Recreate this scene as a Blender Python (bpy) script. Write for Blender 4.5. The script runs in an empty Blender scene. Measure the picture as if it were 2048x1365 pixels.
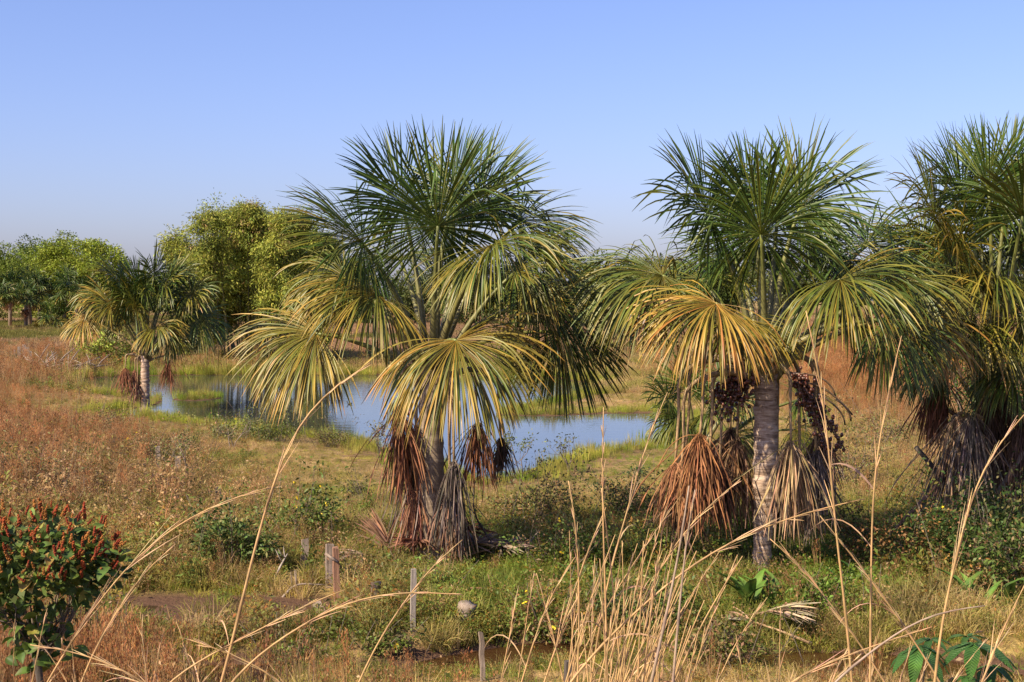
import bpy, math
import numpy as np

# ------------------------------------------------------------------ camera, sky, sun, exposure
S = bpy.context.scene
COL = S.collection
H, F, HORIZON = 4.7, 2844.0, 600.0          # camera height (m), focal length in photo pixels, horizon row
PITCH = math.atan((682.5 - HORIZON) / F)
cam_d = bpy.data.cameras.new('camera'); cam = bpy.data.objects.new('camera', cam_d); COL.objects.link(cam)
cam.location = (0, 0, H); cam.rotation_euler = (math.pi/2 - PITCH, 0, 0)
cam_d.sensor_width = 36; cam_d.lens = 36*F/2048; cam_d.clip_end = 6000; cam_d.clip_start = .05
S.camera = cam
SUN_AZ, SUN_EL = math.radians(232), math.radians(39)     # azimuth clockwise from +Y
W = bpy.data.worlds.new('World'); S.world = W; W.use_nodes = True
wn = W.node_tree.nodes; bg = wn['Background']
sky = wn.new('ShaderNodeTexSky'); sky.sky_type = 'NISHITA'; sky.sun_disc = False
sky.sun_elevation = SUN_EL; sky.sun_rotation = SUN_AZ
sky.altitude = 0; sky.air_density = 1.0; sky.dust_density = 1.5; sky.ozone_density = 6.0
wt_ = wn.new('ShaderNodeMix'); wt_.data_type = 'RGBA'; wt_.blend_type = 'MULTIPLY'; wt_.inputs[0].default_value = 1; wt_.inputs[7].default_value = (1.08, .92, 1.10, 1)
W.node_tree.links.new(sky.outputs[0], wt_.inputs[6]); W.node_tree.links.new(wt_.outputs[2], bg.inputs[0]); bg.inputs[1].default_value = 0.091
sd = bpy.data.lights.new('sun', 'SUN'); sun = bpy.data.objects.new('sun', sd); COL.objects.link(sun)
sd.energy = 5; sd.angle = math.radians(.5); sd.color = (1, .84, .61)
sun.rotation_euler = (math.pi/2 - SUN_EL, 0, math.pi - SUN_AZ)
sun.location = (-30, -20, 40)
vs = S.view_settings; vs.view_transform = 'Standard'; vs.look = 'None'; vs.gamma = 1; vs.exposure = 1.0
try: vs.use_curve_mapping = False
except Exception: pass
S.render.resolution_x, S.render.resolution_y = 1024, 682

# ------------------------------------------------------------------ pixels to places
cp, sp_ = math.cos(PITCH), math.sin(PITCH)
def ray(px, py):
    a, b = (np.asarray(px, float)-1024)/F, (682.5-np.asarray(py, float))/F
    return a, cp + b*sp_, -sp_ + b*cp
def P(px, py, d):
    a, b, c = ray(px, py); k = d/b
    return np.array([a*k, d, H + c*k])
def G(px, py, z=0.):
    a, b, c = ray(px, py); k = (z-H)/c
    return np.array([a*k, b*k, z])
def proj(x, y, z):
    dz = z-H; w = y*cp - dz*sp_; v = y*sp_ + dz*cp
    w = np.maximum(w, .01)
    return 1024 + F*x/w, 682.5 - F*v/w
def mpp(d): return d/F                       # metres for one photo pixel at depth d

# ------------------------------------------------------------------ terrain
WATER = -.3
pond_px = [(160,757),(280,752),(400,751),(600,751),(800,751),(1000,752),(1120,757),(1190,768),(1175,785),(1120,800),
 (1060,812),(1008,822),(1000,829),(1080,833),(1200,828),(1300,826),(1345,832),(1352,860),(1330,885),(1250,897),
 (1180,905),(1110,925),(1050,950),(985,962),(930,955),(880,935),(800,908),(740,892),(690,876),(600,870),(540,860),
 (450,850),(400,848),(335,836),(300,830),(222,834),(212,824),(290,814),(322,803),(312,796),(265,792),(185,782),(150,768)]
pond = np.array([G(x, y, WATER)[:2] for x, y in pond_px])
isl_c = G(398, 797, WATER)[:2]
def sdf(x, y):                                # >0 inside the pond
    p = np.stack([np.ravel(x), np.ravel(y)], 1).astype(float); best = np.full(len(p), 1e9); ins = np.zeros(len(p), bool)
    for a, b in zip(pond, np.roll(pond, -1, 0)):
        ab = b-a; t = np.clip(((p-a)@ab)/(ab@ab), 0, 1); q = p-a-t[:, None]*ab
        best = np.minimum(best, (q*q).sum(1))
        c = (a[1] > p[:, 1]) != (b[1] > p[:, 1])
        xi = a[0] + (p[:, 1]-a[1])*(b[0]-a[0])/(b[1]-a[1]+1e-12)
        ins ^= c & (p[:, 0] < xi)
    d = np.sqrt(best); d = np.where(ins, d, -d)
    isl = 1 - np.hypot((p[:, 0]-isl_c[0])/1.05, (p[:, 1]-isl_c[1])/1.9)
    d = np.where(isl > -.5, np.minimum(d, -isl*2.2), d)
    return d.reshape(np.shape(x))
def ss(a, b, x): t = np.clip((x-a)/(b-a), 0, 1); return t*t*(3-2*t)
def wob(x, y, s, k=0.):
    return (np.sin(x*s+1.3+k)*np.cos(y*s*1.1-.7+k*2) + .5*np.sin(x*s*2.3-y*s*1.7+2+k) + .3*np.cos(x*s*4.1+y*s*3.3+k))/1.8
PUD = -.16
def height(x, y):
    x = np.asarray(x, float); y = np.asarray(y, float)
    z = .10 + .08*wob(x, y, .7) + .04*wob(x, y, 2.1, 3)
    far = ss(60, 130, y); z = z*(1+far)
    z = z + ss(8, 26, x)*ss(55, 110, y)*1.4 + ss(100, 200, y)*.3
    z = z + ss(15, 1.5, y)*3.1
    # wet ditch along the foot of the bank
    dy = 18.7 + .5*np.sin(x*.55+.6)
    z = z - .42*np.exp(-((y-dy)/1.0)**2)*ss(-6.0, -3.2, x)*(.8+.35*np.sin(x*1.3+1.4)) 
    mudw = np.exp(-((y-21.6)/1.9)**4)*ss(-8.0, -6.6, x)*ss(-1.7, -3.0, x); z = z*(1-.7*mudw) - .15*mudw
    s = sdf(x, y)
    shore = ss(-13, 0, s); z = z*(1-shore) + shore*(WATER+.03)
    return np.where(s > 0, WATER + .03 - .9*ss(0, 6, s) - .05*ss(0, .4, s), z)
def hz(x, y): return float(height(np.array([x]), np.array([y]))[0])
def base(px, py):                              # ground point under a pixel
    z = 0.
    for _ in range(6):
        g = G(px, py, z); z = hz(g[0], g[1])
    return np.array([g[0], g[1], z])

# ------------------------------------------------------------------ mesh helpers
UP = np.array([0, 0, 1.])
def nrm(v): return v/np.maximum(np.linalg.norm(v, axis=-1, keepdims=True), 1e-9)
class Acc:
    def __init__(s): s.V, s.Q, s.T, s.C, s.n = [], [], [], [], 0
    def add(s, V, Q=None, T=None, C=(1, 1, 1)):
        V = np.asarray(V, float).reshape(-1, 3); s.V.append(V)
        C = np.asarray(C, float); s.C.append(np.broadcast_to(C, V.shape) if C.ndim == 1 else C.reshape(-1, 3))
        if Q is not None and len(Q): s.Q.append(np.asarray(Q, np.int32)+s.n)
        if T is not None and len(T): s.T.append(np.asarray(T, np.int32)+s.n)
        s.n += len(V); return s
    def mesh(s, name, origin=(0, 0, 0), smooth=True):
        V = np.concatenate(s.V) - np.asarray(origin, float); C = np.concatenate(s.C)
        Q = np.concatenate(s.Q) if s.Q else np.zeros((0, 4), np.int32); T = np.concatenate(s.T) if s.T else np.zeros((0, 3), np.int32)
        m = bpy.data.meshes.new(name); m.vertices.add(len(V)); m.vertices.foreach_set('co', V.ravel().astype(np.float32))
        li = np.concatenate([Q.ravel(), T.ravel()]); m.loops.add(len(li)); m.loops.foreach_set('vertex_index', li)
        st = np.concatenate([np.arange(len(Q))*4, len(Q)*4 + np.arange(len(T))*3]).astype(np.int32)
        m.polygons.add(len(st)); m.polygons.foreach_set('loop_start', st)
        m.polygons.foreach_set('use_smooth', np.full(len(st), smooth))
        a = m.attributes.new('Col', 'FLOAT_COLOR', 'POINT')
        a.data.foreach_set('color', np.concatenate([C, np.ones((len(C), 1))], 1).ravel().astype(np.float32))
        m.update(calc_edges=True); m.validate(); return m
def put(name, mesh, mat, parent=None, loc=(0, 0, 0), label=None, cat=None, group=None, kind=None):
    if isinstance(mesh, Acc): mesh = mesh.mesh(name)
    if not mesh.materials: mesh.materials.append(mat)
    o = bpy.data.objects.new(name, mesh); COL.objects.link(o); o.location = loc; o.parent = parent
    return tag(o, label, cat, group, kind)
def tag(o, label=None, cat=None, group=None, kind=None):
    for k, v in (('label', label), ('category', cat), ('group', group), ('kind', kind)):
        if v: o[k] = v
    return o
def thing(name, loc, label, cat, group=None):
    o = bpy.data.objects.new(name, None); COL.objects.link(o); o.location = loc; o.empty_display_size = .2
    return tag(o, label, cat, group)
def tube(acc, pts, rad, sides=6, C=(1, 1, 1), cap=True):
    pts = np.asarray(pts, float); n = len(pts); rad = np.broadcast_to(np.asarray(rad, float), (n,))
    t = nrm(np.gradient(pts, axis=0)); ref = np.array([1, 0, 0.]) if abs(t[0, 0]) < .8 else np.array([0, 1., 0])
    V = []
    for i in range(n):
        u = ref - t[i]*(ref@t[i]); u = u/np.linalg.norm(u); ref = u; w = np.cross(t[i], u)
        a = np.arange(sides)*2*math.pi/sides
        V.append(pts[i] + rad[i]*(np.cos(a)[:, None]*u + np.sin(a)[:, None]*w))
    V = np.concatenate(V); k = np.arange(n-1)[:, None]*sides; j = np.arange(sides)[None]; j2 = (j+1) % sides
    Q = np.stack([k+j, k+j2, k+sides+j2, k+sides+j], -1).reshape(-1, 4); T = None
    C = np.asarray(C, float); Cv = C if C.ndim == 1 else np.repeat(C, sides, 0)
    if cap:
        V = np.concatenate([V, pts[:1], pts[-1:]]); b = n*sides
        T = [(b, (i+1) % sides, i) for i in range(sides)] + [(b+1, b-sides+i, b-sides+(i+1) % sides) for i in range(sides)]
        if C.ndim > 1: Cv = np.concatenate([Cv, C[:1], C[-1:]])
    return acc.add(V, Q, T, Cv)
def bez(a, b, c, n=9):
    t = np.linspace(0, 1, n)[:, None]; return (1-t)**2*a + 2*t*(1-t)*b + t*t*c
def spline(pts, n=24):                         # Catmull-Rom through control points
    p = np.asarray(pts, float); p = np.concatenate([2*p[:1]-p[1:2], p, 2*p[-1:]-p[-2:-1]]); out = []
    m = len(p)-3; per = max(2, n//m)
    for i in range(m):
        t = np.linspace(0, 1, per, endpoint=False)[:, None]; a, b, c, d = p[i:i+4]
        out.append(.5*((2*b)+(c-a)*t+(2*a-5*b+4*c-d)*t**2+(3*b-a-3*c+d)*t**3))
    return np.concatenate(out+[p[-2:-1]])
def ribbons(acc, base_p, e0, L, w, droop, rng, K=3, C=(1, 1, 1), n_up=None, taper=.1, vfold=0., pw=1.5, kink=None, wig=0.):
    """many tapering leaf blades at once; base_p, e0: (N,3); L, w, droop: (N,)"""
    N = len(base_p); t = np.linspace(0, 1, K+1)
    D = e0[:, None] - UP*(droop[:, None]*t**pw)[..., None]
    if kink is not None: D = D - UP*(kink[:, None]*(t > .6))[..., None]
    if wig: D = D + np.cumsum(rng.normal(size=D.shape), 1)*wig
    D = nrm(D); step = (L/K)[:, None, None]*D
    Pp = base_p[:, None] + np.concatenate([np.zeros((N, 1, 3)), np.cumsum((step[:, :-1]+step[:, 1:])/2, 1)], 1)
    nu = n_up if n_up is not None else nrm(rng.normal(size=(N, 3)))
    side = nrm(np.cross(D, np.broadcast_to(nu[:, None], D.shape) if nu.ndim == 2 else nu))
    wt = w[:, None]*np.where(t < .45, .55+t, np.maximum(taper, 1-((t-.45)/.55)**1.6))[None] if w.ndim == 1 else w
    off = side*(wt/2)[..., None]
    if vfold:
        upv = np.cross(side, D)*(wt*vfold)[..., None]
        V = np.stack([Pp-off+upv, Pp, Pp+off+upv], 2); m = 3
    else: V = np.stack([Pp-off, Pp+off], 2); m = 2
    idx = np.arange(N*(K+1)*m).reshape(N, K+1, m); qs = []
    for c in range(m-1): qs.append(np.stack([idx[:, :-1, c], idx[:, :-1, c+1], idx[:, 1:, c+1], idx[:, 1:, c]], -1).reshape(-1, 4))
    C = np.asarray(C, float)
    if C.ndim == 2: C = np.broadcast_to(C[:, None, None], V.shape)
    elif C.ndim == 3: C = np.broadcast_to(C[:, :, None], V.shape)
    acc.add(V, np.concatenate(qs), None, C if C.ndim == 1 else C.reshape(-1, 3)); return Pp
def leaves(acc, pos, L, Wd, rng, C, out=None, k=.6, droop=0.):
    """diamond leaves bent along the midrib at the points pos"""
    N = len(pos); d = rng.normal(size=(N, 3))
    if out is not None: d = d*k + out
    d[:, 2] -= droop; d = nrm(d); s = nrm(np.cross(d, nrm(rng.normal(size=(N, 3)) + [0, 0, .8]))); u = np.cross(s, d)
    L = np.broadcast_to(L, (N,))[:, None]; Wd = np.broadcast_to(Wd, (N,))[:, None]
    V = np.stack([pos, pos+d*L*.5+s*Wd*.5+u*L*.08, pos+d*L-UP*L*.12, pos+d*L*.5-s*Wd*.5+u*L*.08], 1)
    acc.add(V, np.arange(N*4).reshape(N, 4), None, np.repeat(C, 4, 0) if np.ndim(C) == 2 else C)
def jitter(c, N, rng, v=.25, hue=.12):
    c = np.asarray(c, float); return np.clip(c*(1+v*rng.uniform(-1, 1, (N, 1)))*(1+hue*rng.uniform(-1, 1, (N, 3))), 0, 1)

# ------------------------------------------------------------------ materials
def base_mat(name):
    m = bpy.data.materials.new(name); m.use_nodes = True; nt = m.node_tree
    return m, nt, nt.nodes['Principled BSDF'], nt.nodes['Material Output']
def nd(nt, t, **kw):
    n = nt.nodes.new(t)
    for k, v in kw.items(): setattr(n, k, v)
    return n
def leaf_mat(name, rough=.5, spec=.35, transl=.25, tint=False, noise=6., nv=.3):
    m, nt, b, out = base_mat(name); L = nt.links.new
    a = nd(nt, 'ShaderNodeAttribute', attribute_name='Col'); col = a.outputs['Color']
    if tint:
        t = nd(nt, 'ShaderNodeAttribute', attribute_name='tint', attribute_type='INSTANCER')
        x = nd(nt, 'ShaderNodeMix', data_type='RGBA', blend_type='MULTIPLY'); x.inputs[0].default_value = 1
        L(col, x.inputs[6]); L(t.outputs['Color'], x.inputs[7]); col = x.outputs[2]
    g = nd(nt, 'ShaderNodeNewGeometry'); no = nd(nt, 'ShaderNodeTexNoise'); no.inputs['Scale'].default_value = noise
    L(g.outputs['Position'], no.inputs['Vector'])
    r = nd(nt, 'ShaderNodeMapRange'); r.inputs[1].default_value = .3; r.inputs[2].default_value = .7; r.inputs[3].default_value = 1-nv; r.inputs[4].default_value = 1+nv
    L(no.outputs[0], r.inputs[0])
    v = nd(nt, 'ShaderNodeVectorMath', operation='SCALE'); L(col, v.inputs[0]); L(r.outputs[0], v.inputs['Scale'])
    L(v.outputs[0], b.inputs['Base Color']); b.inputs['Roughness'].default_value = rough; b.inputs['Specular IOR Level'].default_value = spec
    if transl:
        tr = nd(nt, 'ShaderNodeBsdfTranslucent'); L(v.outputs[0], tr.inputs[0]); mx = nd(nt, 'ShaderNodeMixShader'); mx.inputs[0].default_value = transl
        L(b.outputs[0], mx.inputs[1]); L(tr.outputs[0], mx.inputs[2]); L(mx.outputs[0], out.inputs[0])
    return m
def ramp(nt, stops):
    r = nd(nt, 'ShaderNodeValToRGB'); e = r.color_ramp.elements
    while len(e) < len(stops): e.new(.5)
    for q, (p, c) in zip(e, stops): q.position = p; q.color = (*c, 1)
    return r
def bark_mat(name, c0, c1, c2, rings=0., scale=9., bump=.5, stretch=(1, 1, .25), ctr=.22):
    m, nt, b, out = base_mat(name); L = nt.links.new
    tc = nd(nt, 'ShaderNodeTexCoord'); mp = nd(nt, 'ShaderNodeMapping'); mp.inputs['Scale'].default_value = stretch; L(tc.outputs['Object'], mp.inputs[0])
    n1 = nd(nt, 'ShaderNodeTexNoise'); n1.inputs['Scale'].default_value = scale; n1.inputs['Detail'].default_value = 6; n1.inputs['Roughness'].default_value = .7; L(mp.outputs[0], n1.inputs[0])
    fac = n1.outputs[0]
    if rings:
        w = nd(nt, 'ShaderNodeTexWave', bands_direction='Z'); w.inputs['Scale'].default_value = rings; w.inputs['Distortion'].default_value = 5; w.inputs['Detail'].default_value = 3; w.inputs['Detail Scale'].default_value = 2
        L(tc.outputs['Object'], w.inputs[0]); mx = nd(nt, 'ShaderNodeMath', operation='MULTIPLY_ADD'); L(w.outputs['Fac'], mx.inputs[0]); mx.inputs[1].default_value = .4
        sc = nd(nt, 'ShaderNodeMath', operation='MULTIPLY'); L(fac, sc.inputs[0]); sc.inputs[1].default_value = .7; L(sc.outputs[0], mx.inputs[2]); fac = mx.outputs[0]
    r = ramp(nt, [(.5-ctr, c0), (.5, c1), (.5+ctr, c2)]); L(fac, r.inputs[0]); L(r.outputs[0], b.inputs['Base Color']); b.inputs['Roughness'].default_value = .9
    bp = nd(nt, 'ShaderNodeBump'); bp.inputs['Strength'].default_value = bump; bp.inputs['Distance'].default_value = .03; L(fac, bp.inputs['Height']); L(bp.outputs[0], b.inputs['Normal'])
    return m
M_palm = leaf_mat('palm_leaf', .40, .32, .07, noise=3)
M_dead = leaf_mat('dead_palm_leaf', .75, .2, .15, noise=5, nv=.4)
M_leaf = leaf_mat('leaf', .55, .28, .25, noise=2.)
M_far = leaf_mat('far_foliage', .6, .25, .3, noise=.35, nv=.35)
M_grass = leaf_mat('grass', .6, .2, .5, tint=True, noise=1.2, nv=.35)
M_straw = leaf_mat('straw', .55, .3, .1, noise=25, nv=.2)
M_petiole = leaf_mat('petiole', .45, .4, 0, noise=8)
M_fruit = leaf_mat('fruit', .3, .5, 0, noise=20)
M_trunk = bark_mat('palm_trunk', (.13, .095, .065), (.22, .165, .115), (.30, .24, .18), scale=2.2, bump=.35, stretch=(.7, .7, 6))
M_trunk2 = bark_mat('fibrous_palm_trunk', (.15, .095, .062), (.34, .24, .17), (.52, .41, .32), scale=2.6, bump=1., stretch=(1.2, 1.2, 9), ctr=.13)
M_wood = bark_mat('weathered_wood', (.10, .075, .055), (.22, .17, .13), (.34, .28, .23), scale=14, bump=.7, stretch=(1, 1, .08))
M_pale = bark_mat('bleached_wood', (.17, .145, .12), (.29, .25, .21), (.42, .37, .32), scale=14, bump=.6, stretch=(1, 1, .1))
M_wood_red = bark_mat('red_brown_wood', (.12, .06, .035), (.24, .125, .075), (.34, .20, .13), scale=14, bump=.7, stretch=(1, 1, .08))
M_darkwood = bark_mat('dark_wood', (.025, .02, .016), (.07, .055, .045), (.15, .125, .10), scale=12, bump=.8, stretch=(1, 1, .1))
M_bark = bark_mat('branch_bark', (.06, .045, .03), (.13, .10, .075), (.22, .18, .14), scale=10, bump=.5)

# ------------------------------------------------------------------ ground, pond, puddles
def build_ground():
    ys = [-14.]; 
    while ys[-1] < 3200: ys.append(ys[-1] + max(.30, .0125*abs(ys[-1]-4)))
    ys = np.array(ys); u = np.linspace(-1, 1, 231); X = u[None]*(np.maximum(ys, 0)*.62+16)[:, None]*(1+.6*ss(200, 900, ys))[:, None]; Y = np.broadcast_to(ys[:, None], X.shape)
    Z = height(X, Y); V = np.stack([X, Y, Z], -1).reshape(-1, 3); n, m = X.shape; i = np.arange(n*m).reshape(n, m)
    a = Acc(); a.add(V, np.stack([i[:-1, :-1], i[:-1, 1:], i[1:, 1:], i[1:, :-1]], -1).reshape(-1, 4))
    mt, nt, b, out = base_mat('ground'); L = nt.links.new
    g = nd(nt, 'ShaderNodeNewGeometry')
    def noise(s, det=5):
        q = nd(nt, 'ShaderNodeTexNoise'); q.inputs['Scale'].default_value = s; q.inputs['Detail'].default_value = det; q.inputs['Roughness'].default_value = .65; L(g.outputs['Position'], q.inputs[0]); return q
    n1, n2, n3 = noise(.09), noise(1.4), noise(9)
    r1 = ramp(nt, [(.3, (.17, .145, .045)), (.48, (.30, .225, .09)), (.58, (.38, .26, .125)), (.72, (.34, .20, .11))]); L(n1.outputs[0], r1.inputs[0])
    r2 = ramp(nt, [(.35, (.55, .55, .5)), (.65, (1.25, 1.2, 1.1))]); L(n2.outputs[0], r2.inputs[0])
    r3 = ramp(nt, [(.3, (.5, .5, .5)), (.7, (1.3, 1.3, 1.3))]); L(n3.outputs[0], r3.inputs[0])
    x = nd(nt, 'ShaderNodeMix', data_type='RGBA', blend_type='MULTIPLY'); x.inputs[0].default_value = 1; L(r1.outputs[0], x.inputs[6]); L(r2.outputs[0], x.inputs[7])
    x2 = nd(nt, 'ShaderNodeMix', data_type='RGBA', blend_type='MULTIPLY'); x2.inputs[0].default_value = 1; L(x.outputs[2], x2.inputs[6]); L(r3.outputs[0], x2.inputs[7])
    # near wet level the soil is dark mud
    sx = nd(nt, 'ShaderNodeSeparateXYZ'); L(g.outputs['Position'], sx.inputs[0])
    mr = nd(nt, 'ShaderNodeMapRange'); mr.inputs[1].default_value = -.09; mr.inputs[2].default_value = -.03; L(sx.outputs['Z'], mr.inputs[0])
    yr = nd(nt, 'ShaderNodeMapRange'); yr.inputs[1].default_value = 24; yr.inputs[2].default_value = 27; L(sx.outputs['Y'], yr.inputs[0])
    zr = nd(nt, 'ShaderNodeMapRange'); zr.inputs[1].default_value = -.29; zr.inputs[2].default_value = -.22; L(sx.outputs['Z'], zr.inputs[0])
    mx = nd(nt, 'ShaderNodeMath', operation='MAXIMUM'); L(mr.outputs[0], mx.inputs[0]); L(yr.outputs[0], mx.inputs[1]); mn = nd(nt, 'ShaderNodeMath', operation='MINIMUM'); L(mx.outputs[0], mn.inputs[0]); L(zr.outputs[0], mn.inputs[1])
    x3 = nd(nt, 'ShaderNodeMix', data_type='RGBA'); L(mn.outputs[0], x3.inputs[0]); x3.inputs[6].default_value = (.095, .055, .035, 1); L(x2.outputs[2], x3.inputs[7])
    L(x3.outputs[2], b.inputs['Base Color']); b.inputs['Roughness'].default_value = .95; b.inputs['Specular IOR Level'].default_value = .1
    bp = nd(nt, 'ShaderNodeBump'); bp.inputs['Strength'].default_value = .8; bp.inputs['Distance'].default_value = .08; L(n3.outputs[0], bp.inputs['Height']); L(bp.outputs[0], b.inputs['Normal'])
    put('ground', a, mt, kind='structure', label='rough grassy ground sloping to a pond', cat='ground')
build_ground()
def water_mat(name, col, scale, strength, rough=.06):
    m, nt, b, out = base_mat(name); L = nt.links.new
    g = nd(nt, 'ShaderNodeNewGeometry'); mp = nd(nt, 'ShaderNodeMapping'); mp.inputs['Scale'].default_value = (scale*.55, scale, 1); mp.inputs['Rotation'].default_value = (0, 0, .2); L(g.outputs['Position'], mp.inputs[0])
    n = nd(nt, 'ShaderNodeTexNoise'); n.inputs['Scale'].default_value = 1; n.inputs['Detail'].default_value = 3; L(mp.outputs[0], n.inputs[0])
    bp = nd(nt, 'ShaderNodeBump'); bp.inputs['Strength'].default_value = strength; bp.inputs['Distance'].default_value = .05; L(n.outputs[0], bp.inputs['Height'])
    b.inputs['Base Color'].default_value = (*col, 1); b.inputs['Roughness'].default_value = rough; b.inputs['IOR'].default_value = 1.33; L(bp.outputs[0], b.inputs['Normal'])
    return m
def sheet(name, poly, z, mat, label):
    # a fan-free grid sheet clipped to where the ground lies below it comes from the terrain itself
    a = Acc(); x0, x1, y0, y1 = poly
    a.add([(x0, y0, z), (x1, y0, z), (x1, y1, z), (x0, y1, z)], [(0, 1, 2, 3)])
    put(name, a, mat, kind='structure', label=label, cat='water')
px0, py0 = pond.min(0); px1, py1 = pond.max(0)
sheet('pond_water', (px0-.5, px1+.5, py0-.5, py1+.5), WATER, water_mat('pond_water', (.03, .035, .035), 2.2, .09), 'blue still pond reflecting the sky')
sheet('puddle_water', (-6.2, 12, 16.6, 20.4), PUD, water_mat('puddle_water', (.05, .025, .01), 5, .05), 'brown shallow puddle along the ditch')
sheet('puddle_water', (-7.6, -2.6, 20.4, 22.6), -.128, water_mat('mud_puddle_water', (.05, .03, .02), 5, .05), 'thin puddle on the bare mud')

# ------------------------------------------------------------------ buriti palms
AGE = np.array([(.034, .070, .011), (.068, .094, .013), (.14, .125, .017), (.28, .185, .03), (.33, .15, .03), (.22, .08, .025)])
def age_col(a):
    a = np.clip(a, 0, 1.249)*4; i = np.minimum(a.astype(int), 4); f = (a-i)[..., None]
    return AGE[i]*(1-f) + AGE[i+1]*f
def fan(acc, hub, d, n, R, rng, nl=170, K=8, spread=2.95, droop=.8, fold=.1, jit=.19, age=.2, width=.05):
    s = np.cross(d, n); th = np.linspace(-spread*rng.uniform(.72, 1), spread*rng.uniform(.72, 1), nl) + rng.normal(size=nl)*.045
    for g in range(rng.integers(1, 4)):                 # torn-out sectors
        gc = rng.uniform(-2.4, 2.4); th = th[np.abs(th-gc) > rng.uniform(.03, .10)]
    nl = len(th)
    e0 = np.cos(th)[:, None]*d + np.sin(th)[:, None]*s + n*(fold*np.abs(np.sin(th)) + jit*rng.normal(size=nl) + .10)[:, None]
    e0 = nrm(e0); Lr = R*(.74+.26*np.cos(th/2))*rng.uniform(.9, 1.04, nl)*np.where(rng.random(nl) < .06, rng.uniform(.5, .85, nl), 1)
    hor = np.hypot(e0[:, 0], e0[:, 1]); dr = (1.35 if droop < .65 else 1.9)*droop*(.2+.8*hor)*rng.uniform(.5, 1.45, nl)*(1+.35*np.sin(th*3+rng.uniform(0, 6)))
    t = np.linspace(0, 1, K+1); r = t[None]*Lr[:, None]; dth = 2*spread/nl
    w = np.minimum(np.maximum(r*dth*1.12, .006), width*rng.uniform(.8, 1.15, nl)[:, None])*np.where(t < .7, 1, np.maximum(.12, 1-((t-.7)/.3)**1.7))[None]
    roll = rng.normal(size=nl)*.55; nn = nrm(n + s*np.sin(roll)[:, None]*.9 + d*rng.normal(size=(nl, 1))*.25)
    ag = age + rng.normal(size=nl)*.13 + .08*np.sin(th*2+rng.uniform(0, 6)); A = ag[:, None] + .28*np.maximum(0, t-.55)[None]/.45*rng.uniform(.2, 1.3, (nl, 1))*(.35+min(age, .7)) + .12*(t < .25)[None]
    C = age_col(A)*rng.uniform(.8, 1.2, (nl, 1, 1))
    kink = np.where(rng.random(nl) < .12, rng.uniform(.5, 2, nl), 0)
    ribbons(acc, np.repeat(hub[None], nl, 0), e0, Lr, w, dr, rng, K=K, C=C, n_up=nn, vfold=.28, kink=kink, pw=1.7, wig=.022)
def dead_fan(acc, hub, R, wid, rng, col, nl=120, K=8):
    az = rng.uniform(0, 2*math.pi, nl); o = np.stack([np.cos(az), np.sin(az), np.zeros(nl)], 1)
    k = wid/R; e0 = nrm(o*(k*rng.uniform(.3, 2.0, nl))[:, None] + UP*(rng.uniform(-1.2, .5, nl)*min(1, k*2))[:, None] - UP*.15)
    C = jitter(col, nl, rng, .4, .1)
    t = np.linspace(0, 1, K+1); Lr = R*rng.uniform(.4, 1.1, nl)
    w = np.broadcast_to(np.where(t < .75, .4+.6*t, np.maximum(.25, 1-((t-.75)/.25)))[None]*.028, (nl, K+1))*rng.uniform(.6, 1.3, (nl, 1))
    ribbons(acc, np.repeat(hub[None], nl, 0)+rng.normal(size=(nl, 3))*.025, e0, Lr, w, rng.uniform(2.2, 5., nl), rng, K=K, C=C, pw=.55, vfold=.45, wig=.2)
def petiole(acc, pts, r0, r1, col, rng):
    n = len(pts); t = np.linspace(0, 1, n)[:, None]; c = np.asarray(col[0])*(1-t)+np.asarray(col[1])*t
    tube(acc, pts, (r0*(1-t)**1.6+r1*(1-(1-t)**1.6))[:, 0], 6, c)
GREEN_P = ((.16, .13, .06), (.12, .14, .03)); TAN_P = ((.24, .17, .10), (.34, .23, .12)); YEL_P = ((.20, .15, .08), (.22, .19, .05))
def trunk(parent, loc, top, r0, r1, mat, rng, bulge=0, bend=0.):
    n = 40; a = Acc(); t = np.linspace(0, 1, n); top = np.asarray(top)-loc
    pts = t[:, None]*top + np.stack([bend*np.sin(t*math.pi), t*0, t*0], 1); pts[0, 2] -= .25
    r = r0 + (r1-r0)*t + bulge*np.sin(t*math.pi) + .012*np.sin(t*n*1.9) + rng.normal(size=n)*.006
    r[:3] *= [1.5, 1.25, 1.08]; r *= 1+.035*np.sign(np.sin(t*n*1.3+np.sin(t*9)))*(mat is M_trunk2)
    tube(a, pts, r, 20); return put('trunk', a, mat, parent)
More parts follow.
